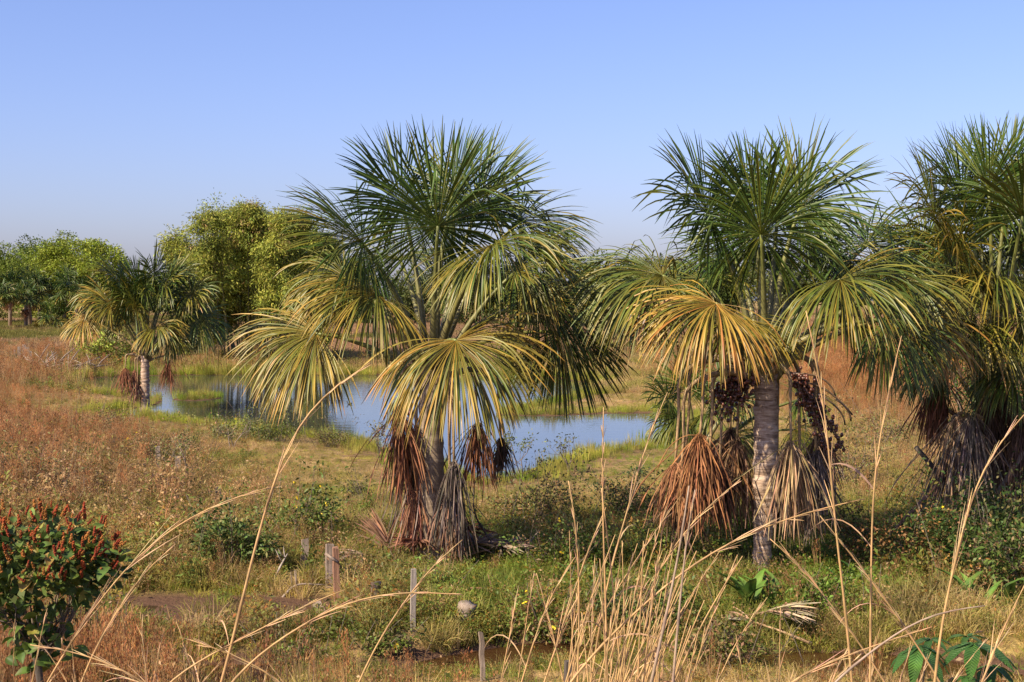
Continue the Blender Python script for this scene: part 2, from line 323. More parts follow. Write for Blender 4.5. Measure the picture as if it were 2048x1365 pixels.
def palm(loc, label, crown, fronds, deads, tr, seed, group=None, name='buriti_palm', nl=185, K=8, width=.032):
    """crown: pixel where petioles leave the trunk; fronds: (px,py,dy,Rpx,age,tilt[,droop]) hub pixel, depth offset, reach, age"""
    rng = np.random.default_rng(seed); D = loc[1]; root = thing(name, loc, label, 'palm', group)
    c = P(*crown, D); q = mpp(D)
    if tr: trunk(root, loc, c + UP*.15, *tr[:2], tr[2], rng, *tr[3:])
    for f in fronds:
        px, py, dy, R, age, tilt = f[:6]; droop = f[6] if len(f) > 6 else .8
        hub = P(px, py, D+dy); v = hub-c; rad = nrm(np.array([v[0], v[1], 1e-6])); el = math.atan2(v[2], math.hypot(v[0], v[1]))
        st = c + rad*.12 + UP*rng.uniform(-.25, .15); mid = (st+hub)/2 + UP*.16*np.linalg.norm(v)*max(0, math.cos(el)) - rad*.08*abs(v[2])
        pts = bez(st, mid, hub, 11); d = nrm(nrm(pts[-1]-pts[-2]) - UP*tilt*.8 + rng.normal(size=3)*.1); upv = UP*1.0 - rad*.15 - np.array([0, .75 if tilt > .28 else .1, 0])
        n = nrm(upv - d*(upv@d)); a = Acc()
        fan(a, hub-loc, d, n, R*q*1.01, rng, nl=nl, K=K, age=age, droop=droop, fold=.12 if tilt < .6 else -.12, width=width, spread=2.95 if tilt < .68 else 2.35)
        fo = put('frond', a, M_palm, root)
        b = Acc(); petiole(b, pts-loc, .085, .03, YEL_P if age > .5 else GREEN_P, rng); put('petiole', b, M_petiole, fo)
    for (px, py, dy, R, wid, col) in deads:
        hub = P(px, py, D+dy); v = hub-c; rad = nrm(np.array([v[0], v[1], 0])+1e-6); a = Acc()
        dead_fan(a, hub-loc, R*q, wid*q*.78, rng, col)
        fo = put('dead_frond', a, M_dead, root, label=None)
        st = c + rad*.14 + UP*rng.uniform(-.3, 0.05); k = np.array([hub[0]*.9+st[0]*.1, hub[1]*.9+st[1]*.1, st[2]+.3])
        b = Acc(); petiole(b, spline([st, st*.45+k*.55, k*.8+hub*.2+UP*.0, hub*.55+k*.45, hub], 14)-loc, .07, .022, TAN_P, rng); put('petiole', b, M_straw, fo)
    return root
RUST, TAN, GREY, DKB = (.22, .095, .05), (.33, .22, .12), (.17, .135, .11), (.12, .075, .05)
pc = base(862, 1128); pr = base(1522, 1155); p3 = base(1965, 1078); pl = base(290, 826)
# hub_x, hub_y, depth offset, reach, age, tilt, droop
palm(pc, 'central large buriti palm with yellow lower fronds standing before the pond', (862, 735), [
 (876,452,-.9,212,.10,.05,.35), (805,412,.5,185,.12,.25,.5), (955,415,.9,185,.10,.25,.5), (725,487,-.5,195,.20,.75,.6),
 (985,490,-1.3,195,.30,.75,.8), (1040,440,.7,175,.14,.6,.55), (755,592,-1.1,195,.46,.8,1.0), (632,668,-.6,200,.50,.7,.9),
 (912,682,-2.0,225,.50,1.3,1.15), (1075,600,.1,205,.22,.7,1.0), (1118,665,.2,185,.24,1.0,1.0), (690,555,.5,160,.34,.7,.9),
 (800,520,1.6,165,.22,.4,.8), (965,545,1.7,170,.20,.6,.9), (1030,545,-.2,170,.32,.7,.9), (905,395,.2,160,.06,.0,.3)], [
 (803,835,-.3,175,28,RUST), (822,862,.2,160,16,RUST), (797,798,.5,90,42,(.30,.13,.09)), (955,850,.3,150,26,RUST), (908,925,-.5,190,20,GREY),
 (832,870,.15,240,10,GREY), (832,985,-.1,140,22,(.26,.12,.075)), (1002,880,1.2,85,16,DKB), (872,990,.4,140,60,DKB), (900,1000,-.3,135,60,(.22,.12,.08)), (845,830,.4,160,24,DKB)],
 (.22, .19, M_trunk, .02), 11)
palm(pr, 'fruiting buriti palm with maroon fruit bunches and bare ringed trunk', (1532, 735), [
 (1523,470,-1.1,205,.12,.2,.6), (1415,425,-.1,185,.12,.4,.6), (1600,415,.1,190,.08,.3,.55), (1325,552,-.7,215,.34,.75,.9), (1290,570,.3,160,.28,.9,.9),
 (1432,608,-1.6,195,.64,.9,1.1), (1680,560,-1.4,205,.32,.7,.8), (1735,490,.9,190,.14,.6,.7), (1845,630,.4,170,.66,.6,.9), (1800,560,.2,170,.3,.5,.8),
 (1770,640,-.4,185,.28,.8,1.0), (1470,520,1.3,180,.15,.4,.8), (1620,520,1.5,190,.14,.4,.8), (1555,440,1.1,170,.08,.1,.5),
 (1400,560,.9,175,.25,.6,.9), (1500,400,.4,150,.06,.0,.35), (1690,620,1.3,180,.2,.8,1.0), (1490,640,-1.2,150,.45,1.1,1.0)], [
 (1400,872,-.7,195,58,(.27,.125,.055)), (1582,885,-1.0,195,46,TAN), (1474,885,.3,190,50,(.24,.14,.075)), (1632,905,.2,180,30,GREY), (1360,985,.1,130,50,DKB), 
 (1372,900,.3,170,40,DKB), (1440,930,.1,150,40,DKB), (1555,930,.4,150,45,(.24,.14,.08)), (1600,930,.2,150,40,DKB), (1420,900,-.4,170,40,RUST), (1350,930,-.2,140,50,(.28,.14,.07)), (1640,870,.5,140,40,(.22,.13,.08)), (1545,900,.6,170,40,RUST), (1460,860,.6,150,40,DKB)],
 (.13, .185, M_trunk2, .045, .03), 12)
palm(p3, 'tall leafy buriti palm cut off by the right edge of the view', (1985, 850), [
 (1978,378,-.4,150,.10,0.,.3), (1870,440,-1.0,165,.40,.4,.7), (1925,400,.3,160,.14,.15,.5), (2045,432,-1.5,160,.16,.2,.5), (1915,510,-1.4,170,.40,.6,.9),
 (1990,560,-1.6,170,.38,.8,1.0), (1900,610,-.8,170,.36,.8,1.0), (2055,640,-1.4,180,.30,.8,1.0), (1850,520,.9,170,.22,.4,.8), (1960,470,.8,170,.18,.3,.7),
 (2060,410,.6,165,.10,.1,.5), (2110,480,0,180,.2,.4,.8), (2020,500,1.0,170,.16,.4,.8), (1950,650,-1.7,165,.34,1.0,1.1), (2010,620,.5,170,.2,.8,1.0),
 (2120,600,-.6,180,.3,.8,1.), (1930,560,1.2,170,.2,.6,.9), (2020,345,.3,120,.06,0,.3), (2030,740,-1.3,150,.3,1.1,1.1), (1890,720,.4,140,.3,1.0,1.1)], [
 (1915,835,-.9,215,45,(.30,.20,.13)), (1945,830,-1.2,190,40,GREY), (1880,760,.1,150,35,RUST), (1975,800,-.6,230,60,DKB), (2030,790,-.5,230,55,DKB), (1900,900,-.6,170,40,GREY),
 (2050,850,-.9,200,60,DKB), (1990,880,.2,180,80,DKB), (1865,790,.6,120,30,RUST)],
 (.26, .24, M_trunk, 0.), 13)
palm(pl, 'leaning-fronded buriti palm with hanging rust brown fronds on the far left bank', (290, 712), [
 (308,553,-.5,78,.14,.1,.5), (237,560,-.2,75,.22,.2,.6), (345,560,.4,70,.14,.1,.5), (222,612,-.6,75,.45,.6,.9), (382,592,-.2,72,.30,.4,.8), (168,640,-.2,65,.66,.8,1.),
 (270,620,-.9,78,.35,.6,.9), (400,640,0,78,.22,.8,1.0), (312,655,-1.2,75,.48,1.,1.), (200,590,.3,72,.3,.6,.9), (360,620,.5,75,.2,.6,.9), (255,600,-.5,70,.25,.5,.8), (330,575,-.6,72,.2,.4,.7), (340,668,-.3,72,.3,.9,1.), (275,575,.8,70,.15,.2,.6), (325,600,.9,72,.18,.4,.8), (250,640,.6,60,.3,.7,1.), (290,590,-.7,65,.2,.4,.7)], [
 (250,738,-.3,62,15,RUST), (270,742,.1,66,12,(.24,.11,.07)), (337,724,.2,64,14,RUST), (275,770,-.2,45,14,(.25,.13,.085))],
 (.21, .19, M_trunk2, .0), 14, nl=120, K=6, width=.06)
py_ = base(1395, 1000)
palm(py_, 'young trunkless palm with dark green fans behind the fruiting palm', (1395, 905), [
 (1372,775,-.3,85,.1,.1,.5), (1335,800,-.3,75,.12,.4,.7), (1440,765,.2,80,.1,.1,.5), (1360,840,-.6,75,.2,.6,.8), (1425,830,-.6,80,.16,.5,.8), (1480,800,.3,80,.12,.4,.8), (1345,850,.3,65,.2,.7,.8), (1600,800,.6,80,.2,.4,.8), (1590,860,.6,80,.4,.7,.9), (1470,870,-.2,70,.3,.8,.9)],
 [], None, 15, nl=110)
# fruit bunches hang inside the crown of the fruiting palm
ico = []
import bmesh
def unit_ico(sub=1):
    b = bmesh.new(); bmesh.ops.create_icosphere(b, subdivisions=sub, radius=1); v = np.array([x.co[:] for x in b.verts]); t = np.array([[q.index for q in f.verts] for f in b.faces]); b.free(); return v, t
IV, IT = unit_ico(1)
def bunch(parent, loc, start, tips, rng, nfr, D, nm):
    a, s = Acc(), Acc(); c = P(*start, D); tube(s, spline([P(1532, 745, D+.1), c*.6+P(1532, 735, D)*.4, c], 10)-loc, [.045]*9+[.04] if False else .035, 6, (.16, .10, .05))
    for (px, py, dy) in tips:
        e = P(px, py, D+dy); pts = bez(c, (c+e)/2+UP*.15, e, 10); tube(s, pts-loc, .012, 4, (.14, .08, .05))
        for k in range(nfr):
            t = rng.uniform(.15, 1.02); p = c*(1-t)**2+2*t*(1-t)*((c+e)/2+UP*.15)+t*t*e + rng.normal(size=3)*.06
            cc = np.array([.085, .03, .02])*rng.uniform(.4, 1.7)
            a.add(IV*[.032, .032, .040]*rng.uniform(.85, 1.2)+p-loc, None, IT, cc)
    o = put('fruit_bunch', s, M_petiole, parent); put('fruits', a, M_fruit, o, kind='stuff')
root_r = [o for o in bpy.data.objects if o.name.startswith('buriti_palm') and 'fruiting' in o.get('label', '')][0]
r_ = np.random.default_rng(5); Dr = pr[1]
bunch(root_r, pr, (1500, 742), [(1440,800,-.3), (1430,820,-.1), (1455,835,-.3), (1470,800,-.5), (1485,815,-.4), (1445,770,-.3), (1495,790,-.45), (1480,770,-.4), (1425,790,0), (1462,815,-.2), (1500,770,-.3), (1415,805,.1), (1450,820,-.5), (1475,790,-.2), (1436,840,-.1)], r_, 26, Dr, 'a')
bunch(root_r, pr, (1590, 750), [(1620,830,-.1), (1640,870,0), (1668,905,.1), (1680,890,.1), (1655,895,-.1), (1610,810,-.2), (1630,850,.2), (1645,830,.2), (1690,900,0), (1600,790,-.3), (1625,810,-.3), (1660,860,.2)], r_, 24, Dr, 'b')
a_ = Acc()
for (p0, p1, p2) in (((1590,748),(1660,745),(1672,795)), ((1590,765),(1650,760),(1705,830)), ((1672,800),(1700,815),(1702,842)), ((1640,790),(1690,820),(1690,850))):
    tube(a_, bez(P(*p0, Dr-.1), P(*p1, Dr), P(*p2, Dr+.1), 8)-pr, .016, 5, (.13, .09, .06))
put('bare_fruit_stalk', a_, M_petiole, root_r)

# ------------------------------------------------------------------ copies
def copy_tree(o, parent=None):
    c = o.copy(); COL.objects.link(c); c.parent = parent
    for ch in list(o.children): copy_tree(ch, c)
    return c
# ------------------------------------------------------------------ trees behind the pond
def branch_tree(acc, p, d, L, r, rng, depth, tips, C=(1, 1, 1), spread=.7, k=3, up=.25, shrink=.7):
    n = 5; pts = [p]; dd = d
    for i in range(n-1):
        dd = nrm(dd + rng.normal(size=3)*.16 + UP*up*.2); pts.append(pts[-1]+dd*L/(n-1))
    tube(acc, pts, np.linspace(r, r*.62, n), 5 if r > .03 else 4, C, cap=depth == 0)
    if depth == 0: tips.append((pts[-1], dd)); tips.append((pts[2], dd)); return
    for i in range(k):
        o = nrm(dd + rng.normal(size=3)*spread + UP*up*.3); branch_tree(acc, pts[-1 if i < k-1 else -2], o, L*shrink*rng.uniform(.8, 1.15), r*.6, rng, depth-1, tips, C, spread, k, up, shrink)
def lobe_tree(loc, Hh, lobes, label, col, seed, nleaf=38000, ls=.42, trunk_h=None, cat='tree', name='broadleaf_tree', group=None, rough_mat=None):
    """lobes: (x, z, y, rx, rz) in metres from the base"""
    rng = np.random.default_rng(seed); root = thing(name, loc, label, cat, group)
    t = Acc(); th = trunk_h or Hh*.35
    tube(t, spline([(0, 0, -.3), (.1, 0, th*.5), (-.1, .1, th)], 8), np.linspace(.35, .22, len(spline([(0, 0, 0), (0, 0, 1), (0, 0, 2)], 8))), 8)
    for (x, z, y, rx, rz) in lobes: tube(t, bez(np.array([0, 0, th*.8]), np.array([x*.3, y*.3, z*.7]), np.array([x, y, z]), 6), np.linspace(.2, .05, 6), 5)
    put('trunk', t, M_bark, root)
    a = Acc(); vol = np.array([rx*rx*rz for (_, _, _, rx, rz) in lobes]); vol = vol**.75; cnt = (nleaf*vol/vol.sum()).astype(int)
    for (x, z, y, rx, rz), n in zip(lobes, cnt):
        sub = nrm(rng.normal(size=(26, 3)))*rng.uniform(.55, .95, (26, 1))      # sub-clumps give the bumpy outline
        i = rng.integers(0, 26, n); v = nrm(rng.normal(size=(n, 3))); p = sub[i] + v*rng.uniform(.2, .42, (n, 1))
        tone = np.exp(rng.normal(size=26)*.16)[i][:, None]
        pos = p*[rx, rx, rz] + [x, y, z]
        leaves(a, pos, ls*rng.uniform(.6, 1.3, n), ls*.55, rng, jitter(col, n, rng, .3, .12)*tone, out=nrm(p), k=.8)
    put('crown', a, M_far, root); return root
def at(px, d): x = (px-1024)*d/F; return np.array([x, d, hz(x, d)])
MG, MY, OL = (.13, .175, .025), (.20, .245, .028), (.11, .13, .04)
lobe_tree(at(60, 252), 15, [(-3, 10, 0, 5, 4.6), (2.5, 11.5, 1, 5, 4.2), (-7, 8.5, 0, 4, 4), (6, 9, 0, 4, 4), (0, 5.5, -3, 7, 4.5), (7, 5, -2, 5, 4), (-8, 4.5, -2, 5, 4)], 'round dark green tree at the left edge behind the palms', MG, 21)
lobe_tree(at(165, 244), 15, [(-1, 11.5, 0, 5.2, 3.6), (3.5, 10, 0, 4, 3.6), (-4.5, 9, -1, 4, 4), (0, 7, -3, 6, 5), (5, 5, -2, 4.5, 4), (-5, 5, -2, 4.5, 4)], 'bright yellow-green round tree behind the left palms', MY, 22)
lobe_tree(at(-30, 262), 13, [(-1, 9, 0, 5, 4), (3.5, 8, 0, 4, 3.6), (-4.5, 7, -1, 4, 4)], 'green tree half outside the left edge of the view', MG, 23)
lobe_tree(at(250, 290), 10, [(-2, 5.5, 0, 5, 3.5), (4, 5, 0, 5, 3), (10, 4.6, 0, 5, 3)], 'low dark distant trees between the round tree and the bamboo', (.06, .085, .025), 24)
for i, (px, d, hh, col, lb) in enumerate([(1160, 205, 6.8, (.06, .09, .02), 'dark tree seen between the two big palms, left of a pale treetop'), (1222, 230, 8, (.10, .14, .04), 'pale green treetop seen between the two big palms'),
      (1330, 240, 7.5, OL, 'olive tree hidden behind the fruiting palm, left of its trunk'), (1440, 250, 7, (.07, .10, .02), 'far green tree behind the crown of the fruiting palm'), (1560, 245, 8, OL, 'far olive tree behind the middle of the fruiting palm'),
      (1680, 250, 7.5, (.07, .10, .02), 'far tree behind the right fronds of the fruiting palm'), (1800, 240, 8.5, OL, 'far tree between the fruiting palm and the right edge palm'), (1930, 235, 9, (.07, .10, .02), 'far tree behind the palm at the right edge'), (2060, 240, 9, OL, 'far tree just past the right edge palm'),
      (1060, 240, 7.5, OL, 'far olive tree behind the right fronds of the central palm'), (950, 235, 6.5, (.07, .10, .02), 'far green tree behind the trunk of the central palm'), (840, 250, 7, OL, 'far tree behind the left fronds of the central palm'), (700, 240, 7.5, (.07, .10, .02), 'far tree right behind the bamboo, left of the central palm')]):
    hh += 3.2; lobe_tree(at(px, d), hh, [(-2, hh*.62, 0, 4, hh*.36), (2.5, hh*.55, 0, 4, hh*.34), (0, hh*.35, -2, 5, hh*.34)], lb, col, 40+i, nleaf=9000, ls=.5, group='trees along the far side of the field')
def bamboo():
    rng = np.random.default_rng(31); d = 104.; L0 = at(510, d); root = thing('bamboo_clump', L0, 'tall feathery yellow-green bamboo clump on the far bank', 'bamboo'); a = Acc()
    prof = [(340, 540), (360, 490), (400, 460), (430, 430), (470, 416), (510, 418), (560, 425), (600, 440), (650, 470), (690, 540)]
    for k in range(78):
        px = 350+330*(k+rng.random())/60 if k < 60 else rng.uniform(495, 560) if k < 70 else rng.uniform(345, 410); top = np.interp(px + rng.normal()*12, [q[0] for q in prof], [q[1] for q in prof]) + rng.uniform(0, 1)**1.8*190
        bx = 530 + (px-530)*rng.uniform(.35, .85); dy = rng.uniform(-4.5, 4.5); b = np.array([(bx-1024)*d/F, d+dy*.6, 0]); b[2] = hz(b[0], b[1])-.1
        e = P(px, top, d+dy); m = np.array([b[0]*.6+e[0]*.4, (b[1]+e[1])/2, b[2]+(e[2]-b[2])*.72])
        tip = e + np.array([np.sign(px-520)*rng.uniform(.3, 1.2), rng.uniform(-.9, .2), -rng.uniform(.2, .9)])
        pts = spline([b, m, e, tip], 15); c = Acc(); tube(c, pts-L0, np.linspace(.05, .012, len(pts)), 5, jitter((.17, .15, .06), 1, rng)[0]); put('culm', c, M_petiole, root)
        for j in range(60):                          # sprays of leaves around the upper two thirds
            t = rng.uniform(.12, 1)**.7; i = t*(len(pts)-1); p = pts[int(i)]; n = rng.integers(34, 58); spr = nrm(rng.normal(size=3)*[1, 1, .5]); ln = rng.uniform(.4, 2.0)*(1.25-.7*t)
            q = p + spr*ln*rng.uniform(.2, 1, (n, 1)) - UP*.3*ln*rng.uniform(0, 1, (n, 1))**2 + rng.normal(size=(n, 3))*.22
            tone = (.29, .31, .05) if rng.random() < .75 else (.18, .22, .04)
            if rng.random() < .05: tone = (.30, .22, .08)
            leaves(a, q-L0, rng.uniform(.16, .34, n), .07, rng, jitter(tone, n, rng, .3), out=np.tile(spr, (n, 1)), k=.7, droop=.5)
    put('foliage', a, M_far, root)
bamboo()
# far palms in front of the round trees: three low-detail kinds, copied
protos = []
for k in range(3):
    rng = np.random.default_rng(60+k); root = thing('far_palm', (0, 0, 0), 'x', 'palm'); th = [4.2, 3.2, 1.0][k]; t = Acc(); tube(t, np.array([(0, 0, -.3), (.05, 0, th*.5), (0, 0, th)]), [.26, .24, .22], 8); put('trunk', t, M_trunk, root)
    for i in range(14):
        az = i*2.4+rng.uniform(-.3, .3); el = rng.uniform(-.1, 1.45); r = rng.uniform(1.6, 2.6); rad = np.array([math.cos(az), math.sin(az), 0]); hub = UP*th + r*(rad*math.cos(el)+UP*math.sin(el)); pts = bez(UP*th, UP*th+(hub-UP*th)*.5+UP*.3, hub, 5)
        d = nrm(nrm(hub-UP*th)-UP*(.9-.6*el)); n = nrm(UP*1.0-rad*.2-d*((UP-rad*.2)@d)); a = Acc(); fan(a, hub, d, n, 1.75, rng, nl=60, K=4, age=.08+max(0, .35-el*.4)*rng.uniform(.3, 1.2), droop=.8, width=.10)
        fo = put('frond', a, M_palm, root); b = Acc(); petiole(b, pts, .09, .05, GREEN_P, rng); put('petiole', b, M_petiole, fo)
    for i in range(4 if k < 2 else 0):
        az = rng.uniform(0, 6.3); a = Acc(); dead_fan(a, np.array([math.cos(az)*.5, math.sin(az)*.5, th-.6]), 1.8, .5, rng, RUST, nl=40, K=4); put('dead_frond', a, M_dead, root)
    protos.append(root)
used = [False]*3
far_list = [(20,218,0,1.15,'far palm nearest the left edge in the row before the round trees'), (52,210,1,1.1,'far palm with rusty skirt second from the left edge'), (80,214,0,1.15,'far palm in the middle of the left row under the round tree'), (108,206,2,1.05,'low bushy bright green palm in the left row'),
 (128,216,0,1.2,'tall far palm below the bright round tree'), (155,211,1,1.2,'far palm right of the tall one under the bright round tree'), (182,220,0,1.05,'last far palm of the left row, behind the left bank palm'), (-12,206,1,1.1,'far palm cut by the left edge of the view'), (60,222,0,1.2,'tall far palm at the back of the left row'),
 (1185,168,0,1.0,'small far palm seen between the two big palms'), (1146,160,1,1.05,'far palm close behind the right fronds of the central palm')]
for i, (px, d, k, sc, lb) in enumerate(far_list):
    o = protos[k] if not used[k] else copy_tree(protos[k]); used[k] = True; L0 = at(px, d); o.location = L0; o.scale = (sc,)*3; o.rotation_euler.z = i*1.9; tag(o, lb, 'palm', 'far palms beyond the pond')

# ------------------------------------------------------------------ shrubs, bushes and small trees
def bush(px, py, w, h, label, col, seed, n=1500, ls=.09, name='leafy_bush', cat='bush', col2=None, mix=.25, flowers=None, stems=7, flat=.8, dens=.0):
    """px, py: base pixel; w, h: size in photo pixels"""
    L0 = base(px, py); q = mpp(L0[1]); rng = np.random.default_rng(seed); root = thing(name, L0, label, cat, 'bushes and small trees'); Wm, Hm = w*q, h*q
    t = Acc(); tips = []
    for i in range(stems):
        az = rng.uniform(0, 6.3); d = nrm(np.array([math.cos(az)*Wm*.45, math.sin(az)*Wm*.35, Hm*.8])); branch_tree(t, np.array([d[0]*.05, d[1]*.05, -.05]), d, Hm*.42, max(.006, .012*Hm), rng, 2, tips, spread=.45, k=2)
    for i in range(8):
        p = np.array([rng.normal()*Wm*.3, rng.normal()*Wm*.25, 0]); e = p*1.15+[rng.normal()*Wm*.22, rng.normal()*Wm*.2, Hm*rng.uniform(.7, 1.45)]; tube(t, bez(p, (p+e)/2+[rng.normal()*.06, 0, .05], e, 6), np.linspace(.007, .003, 6), 4, (1, 1, 1)); tips.append((e, UP))
    put('stem', t, M_bark, root); a = Acc()
    tp = np.array([x[0] for x in tips]); tp = tp*np.array([1, 1, 1]); tp *= rng.uniform(.55, 1.25, (len(tp), 1)); tp[:, 2] = np.clip(tp[:, 2], .05, Hm*1.15); tp[:, 0] = np.clip(tp[:, 0]*1.25, -Wm*.65, Wm*.65)
    i = rng.integers(0, len(tp), n); pos = tp[i] + rng.normal(size=(n, 3))*[Wm*.09, Wm*.09, Hm*.09]; fill = rng.random(n) < dens
    lc = rng.uniform(-1, 1, (9, 3))*[Wm*.42, Wm*.35, 0]; lc[:, 2] = Hm*rng.uniform(.15, .75, 9); li = rng.integers(0, 9, n); v = lc[li]+nrm(rng.normal(size=(n, 3)))*rng.uniform(.3, 1, (n, 1))**.5*[Wm*.2, Wm*.2, Hm*.24]; pos = np.where(fill[:, None], v, pos); pos[:, 2] = np.maximum(pos[:, 2], .02)
    C = jitter(col, n, rng, .35, .15)
    if col2 is not None: C = np.where((rng.random(n) < mix)[:, None], jitter(col2, n, rng, .35), C)
    leaves(a, pos, ls*rng.uniform(.4, 1.35, n), ls*.45, rng, C, out=nrm(pos-[0, 0, Hm*.3]), k=.9); put('foliage', a, M_leaf, root)
    if flowers:
        fa = Acc(); m = flowers; idx = rng.integers(0, n, m); leaves(fa, np.repeat(pos[idx]+[0, -.05, .05], 3, 0), .05, .05, rng, np.array([.75, .55, .03])); put('flowers', fa, M_leaf, root, kind='stuff')
    return root
GRN, DGR, OLV, BRN, YGR = (.12, .17, .03), (.075, .115, .025), (.16, .165, .05), (.24, .15, .075), (.24, .28, .04)
bush(460, 1140, 130, 110, 'dense dark green bush left of the fence posts', DGR, 100, 2600, .10, col2=OLV, dens=.5)
bush(590, 1085, 190, 130, 'open thorny bush with yellow flowers and dark leaves above the short post', (.10, .14, .03), 101, 1100, .10, flowers=14, stems=10)
bush(200, 742, 75, 80, 'small yellow-green tree on the far bank left of the leaning palm', YGR, 102, 1600, .26, name='small_tree', cat='tree')
bush(262, 730, 70, 65, 'small yellow-green tree on the far bank just behind the left palm trunk', (.17, .19, .04), 103, 1200, .26, name='small_tree', cat='tree')
bush(400, 745, 80, 60, 'orange-tinged low bush at the foot of the bamboo', (.15, .13, .04), 104, 900, .2)
bush(525, 745, 90, 70, 'dark green bush at the foot of the bamboo', GRN, 105, 1400, .22)
bush(100, 1010, 150, 110, 'brown and green weedy bush behind the red flowering shrub', BRN, 106, 1500, .08, col2=OLV, mix=.5)
bush(330, 930, 200, 80, 'wide olive weedy bush in front of the left palm', OLV, 107, 2200, .08, col2=BRN, mix=.4, flowers=8)
bush(180, 880, 180, 90, 'rusty brown weedy bush on the left slope', (.20, .11, .05), 108, 1800, .08, col2=OLV, mix=.35)
bush(480, 880, 150, 55, 'olive twiggy bush on the near pond bank with pale stems', OLV, 109, 1400, .09)
bush(560, 885, 130, 60, 'leafy olive bush overhanging the dark pond water', (.10, .12, .03), 110, 1500, .09)
bush(660, 895, 110, 50, 'brownish low bush at the pond edge left of the central palm', (.14, .10, .04), 111, 1000, .08, col2=OLV, mix=.5)
bush(1060, 1060, 150, 120, 'olive weedy bush right of the central palm base', OLV, 112, 1700, .085, col2=BRN, mix=.3)
bush(1130, 1150, 170, 110, 'green and brown weedy bush behind the dry stems', (.08, .12, .025), 113, 1800, .08, col2=BRN, mix=.25, flowers=6)
bush(1250, 1040, 170, 90, 'shaded dark weedy bush below the young palm', (.06, .085, .02), 114, 1800, .085, col2=BRN, mix=.3)
bush(1310, 1130, 160, 90, 'bright green weedy bush left of the ringed trunk', GRN, 115, 1600, .08)
bush(1290, 1260, 200, 110, 'dark green tangled bush behind the foreground dry stems', DGR, 116, 2200, .09, col2=OLV, dens=.3)
bush(1500, 1130, 120, 120, 'fresh light green vine bush climbing the ringed trunk base', (.13, .20, .025), 117, 1500, .085)
bush(1790, 1150, 220, 160, 'large rusty green bush between the two right palms', (.06, .085, .02), 118, 4200, .075, col2=(.24, .13, .05), mix=.42, flowers=5, dens=.5)
bush(1960, 1160, 220, 210, 'tall deep green bush at the foot of the right edge palm', (.05, .09, .02), 119, 4600, .095, col2=(.17, .15, .05), mix=.3, dens=.6)
bush(2050, 1200, 180, 190, 'dark bush at the right edge', DGR, 120, 3000, .10, col2=BRN, mix=.2, dens=.6)
bush(1700, 985, 140, 140, 'thin brown weedy bush behind the leaning grey pole', BRN, 121, 1500, .085, col2=OLV, mix=.5)
bush(1780, 900, 160, 90, 'tan and olive weedy bush before the orange grass', OLV, 122, 1500, .09, col2=BRN, mix=.4)
bush(1640, 1230, 150, 90, 'bright green weedy bush beside the fallen frond', (.10, .16, .02), 123, 1500, .08)
bush(745, 1300, 160, 45, 'brown green low weeds around the white plank', (.13, .11, .04), 124, 1500, .07, col2=GRN, mix=.4, flowers=3)
bush(1080, 1310, 190, 90, 'reddish brown low weeds beside the puddle', (.17, .10, .04), 125, 1700, .07, col2=GRN, mix=.45, flowers=6)
bush(560, 1330, 150, 70, 'low weeds at the left end of the puddle', (.13, .10, .04), 126, 1100, .07, col2=GRN, mix=.4)
bush(1450, 1330, 190, 90, 'rough mixed weeds on the near puddle bank', (.11, .12, .03), 127, 1700, .075, col2=BRN, mix=.3)
bush(720, 1000, 90, 45, 'low dark tuft of weeds left of the hanging dead fronds', (.08, .08, .03), 128, 600, .07)
bush(1960, 900, 150, 260, 'green climbing vine inside the crown of the right edge palm', (.05, .11, .02), 129, 2600, .14, name='climbing_vine', cat='vine')
# thin shrubs standing before the water
def twig_shrub(px, py, h, label, seed, nleaf, col=(.10, .12, .035), stems=4, lean=0., bark=M_bark, depth=3, name='twiggy_shrub', ls=.1):
    L0 = base(px, py); q = mpp(L0[1]); rng = np.random.default_rng(seed); root = thing(name, L0, label, 'shrub', 'thin shrubs'); t = Acc(); tips = []; Hm = h*q
    for i in range(stems):
        d = nrm(np.array([rng.normal()*.3+lean, rng.normal()*.25, 1.])); branch_tree(t, np.array([rng.normal()*.06, rng.normal()*.06, -.06]), d, Hm*.36, .008+.006*Hm, rng, depth, tips, spread=.42, k=2, up=.4)
    put('branch', t, bark, root)
    if nleaf:
        tp = np.array([x[0] for x in tips]); i = rng.integers(0, len(tp), nleaf); a = Acc(); pos = tp[i]+rng.normal(size=(nleaf, 3))*.07; leaves(a, pos, ls*rng.uniform(.6, 1.3, nleaf), ls*.4, rng, jitter(col, nleaf, rng, .3), k=1, out=np.tile(UP*.3, (nleaf, 1))); put('foliage', a, M_leaf, root)
twig_shrub(1040, 960, 130, 'thin leafy shrub before the water right of the hanging dead frond', 140, 330)
twig_shrub(1140, 950, 100, 'sparse pale shrub before the water under the right fronds', 141, 150, (.15, .16, .06))
twig_shrub(760, 920, 100, 'pale wispy shrub before the water left of the central palm', 142, 200, (.17, .16, .07))
twig_shrub(1002, 1130, 285, 'thin dark bare sapling right of the central palm', 143, 0, stems=1, bark=M_darkwood, depth=2)
twig_shrub(975, 1090, 120, 'pale dead twig leaning beside the central palm', 144, 0, stems=1, lean=-.4, bark=M_wood, depth=1)
twig_shrub(385, 960, 130, 'pale branching twig shrub on the left bank', 145, 60, stems=2, lean=.3, bark=M_wood)
twig_shrub(470, 900, 110, 'grey twig shrub beside the dark reflection', 146, 90, stems=3, bark=M_wood)
twig_shrub(90, 960, 120, 'reddish leafless shrub on the left slope', 147, 0, stems=3, bark=M_wood_red)
twig_shrub(150, 1020, 110, 'pale forked twig above the red flowering shrub', 148, 0, stems=2, bark=M_wood, depth=2)
twig_shrub(1265, 985, 70, 'small dark leafed shrub on the bright green pond bank', 149, 120, (.03, .07, .02), stems=3)
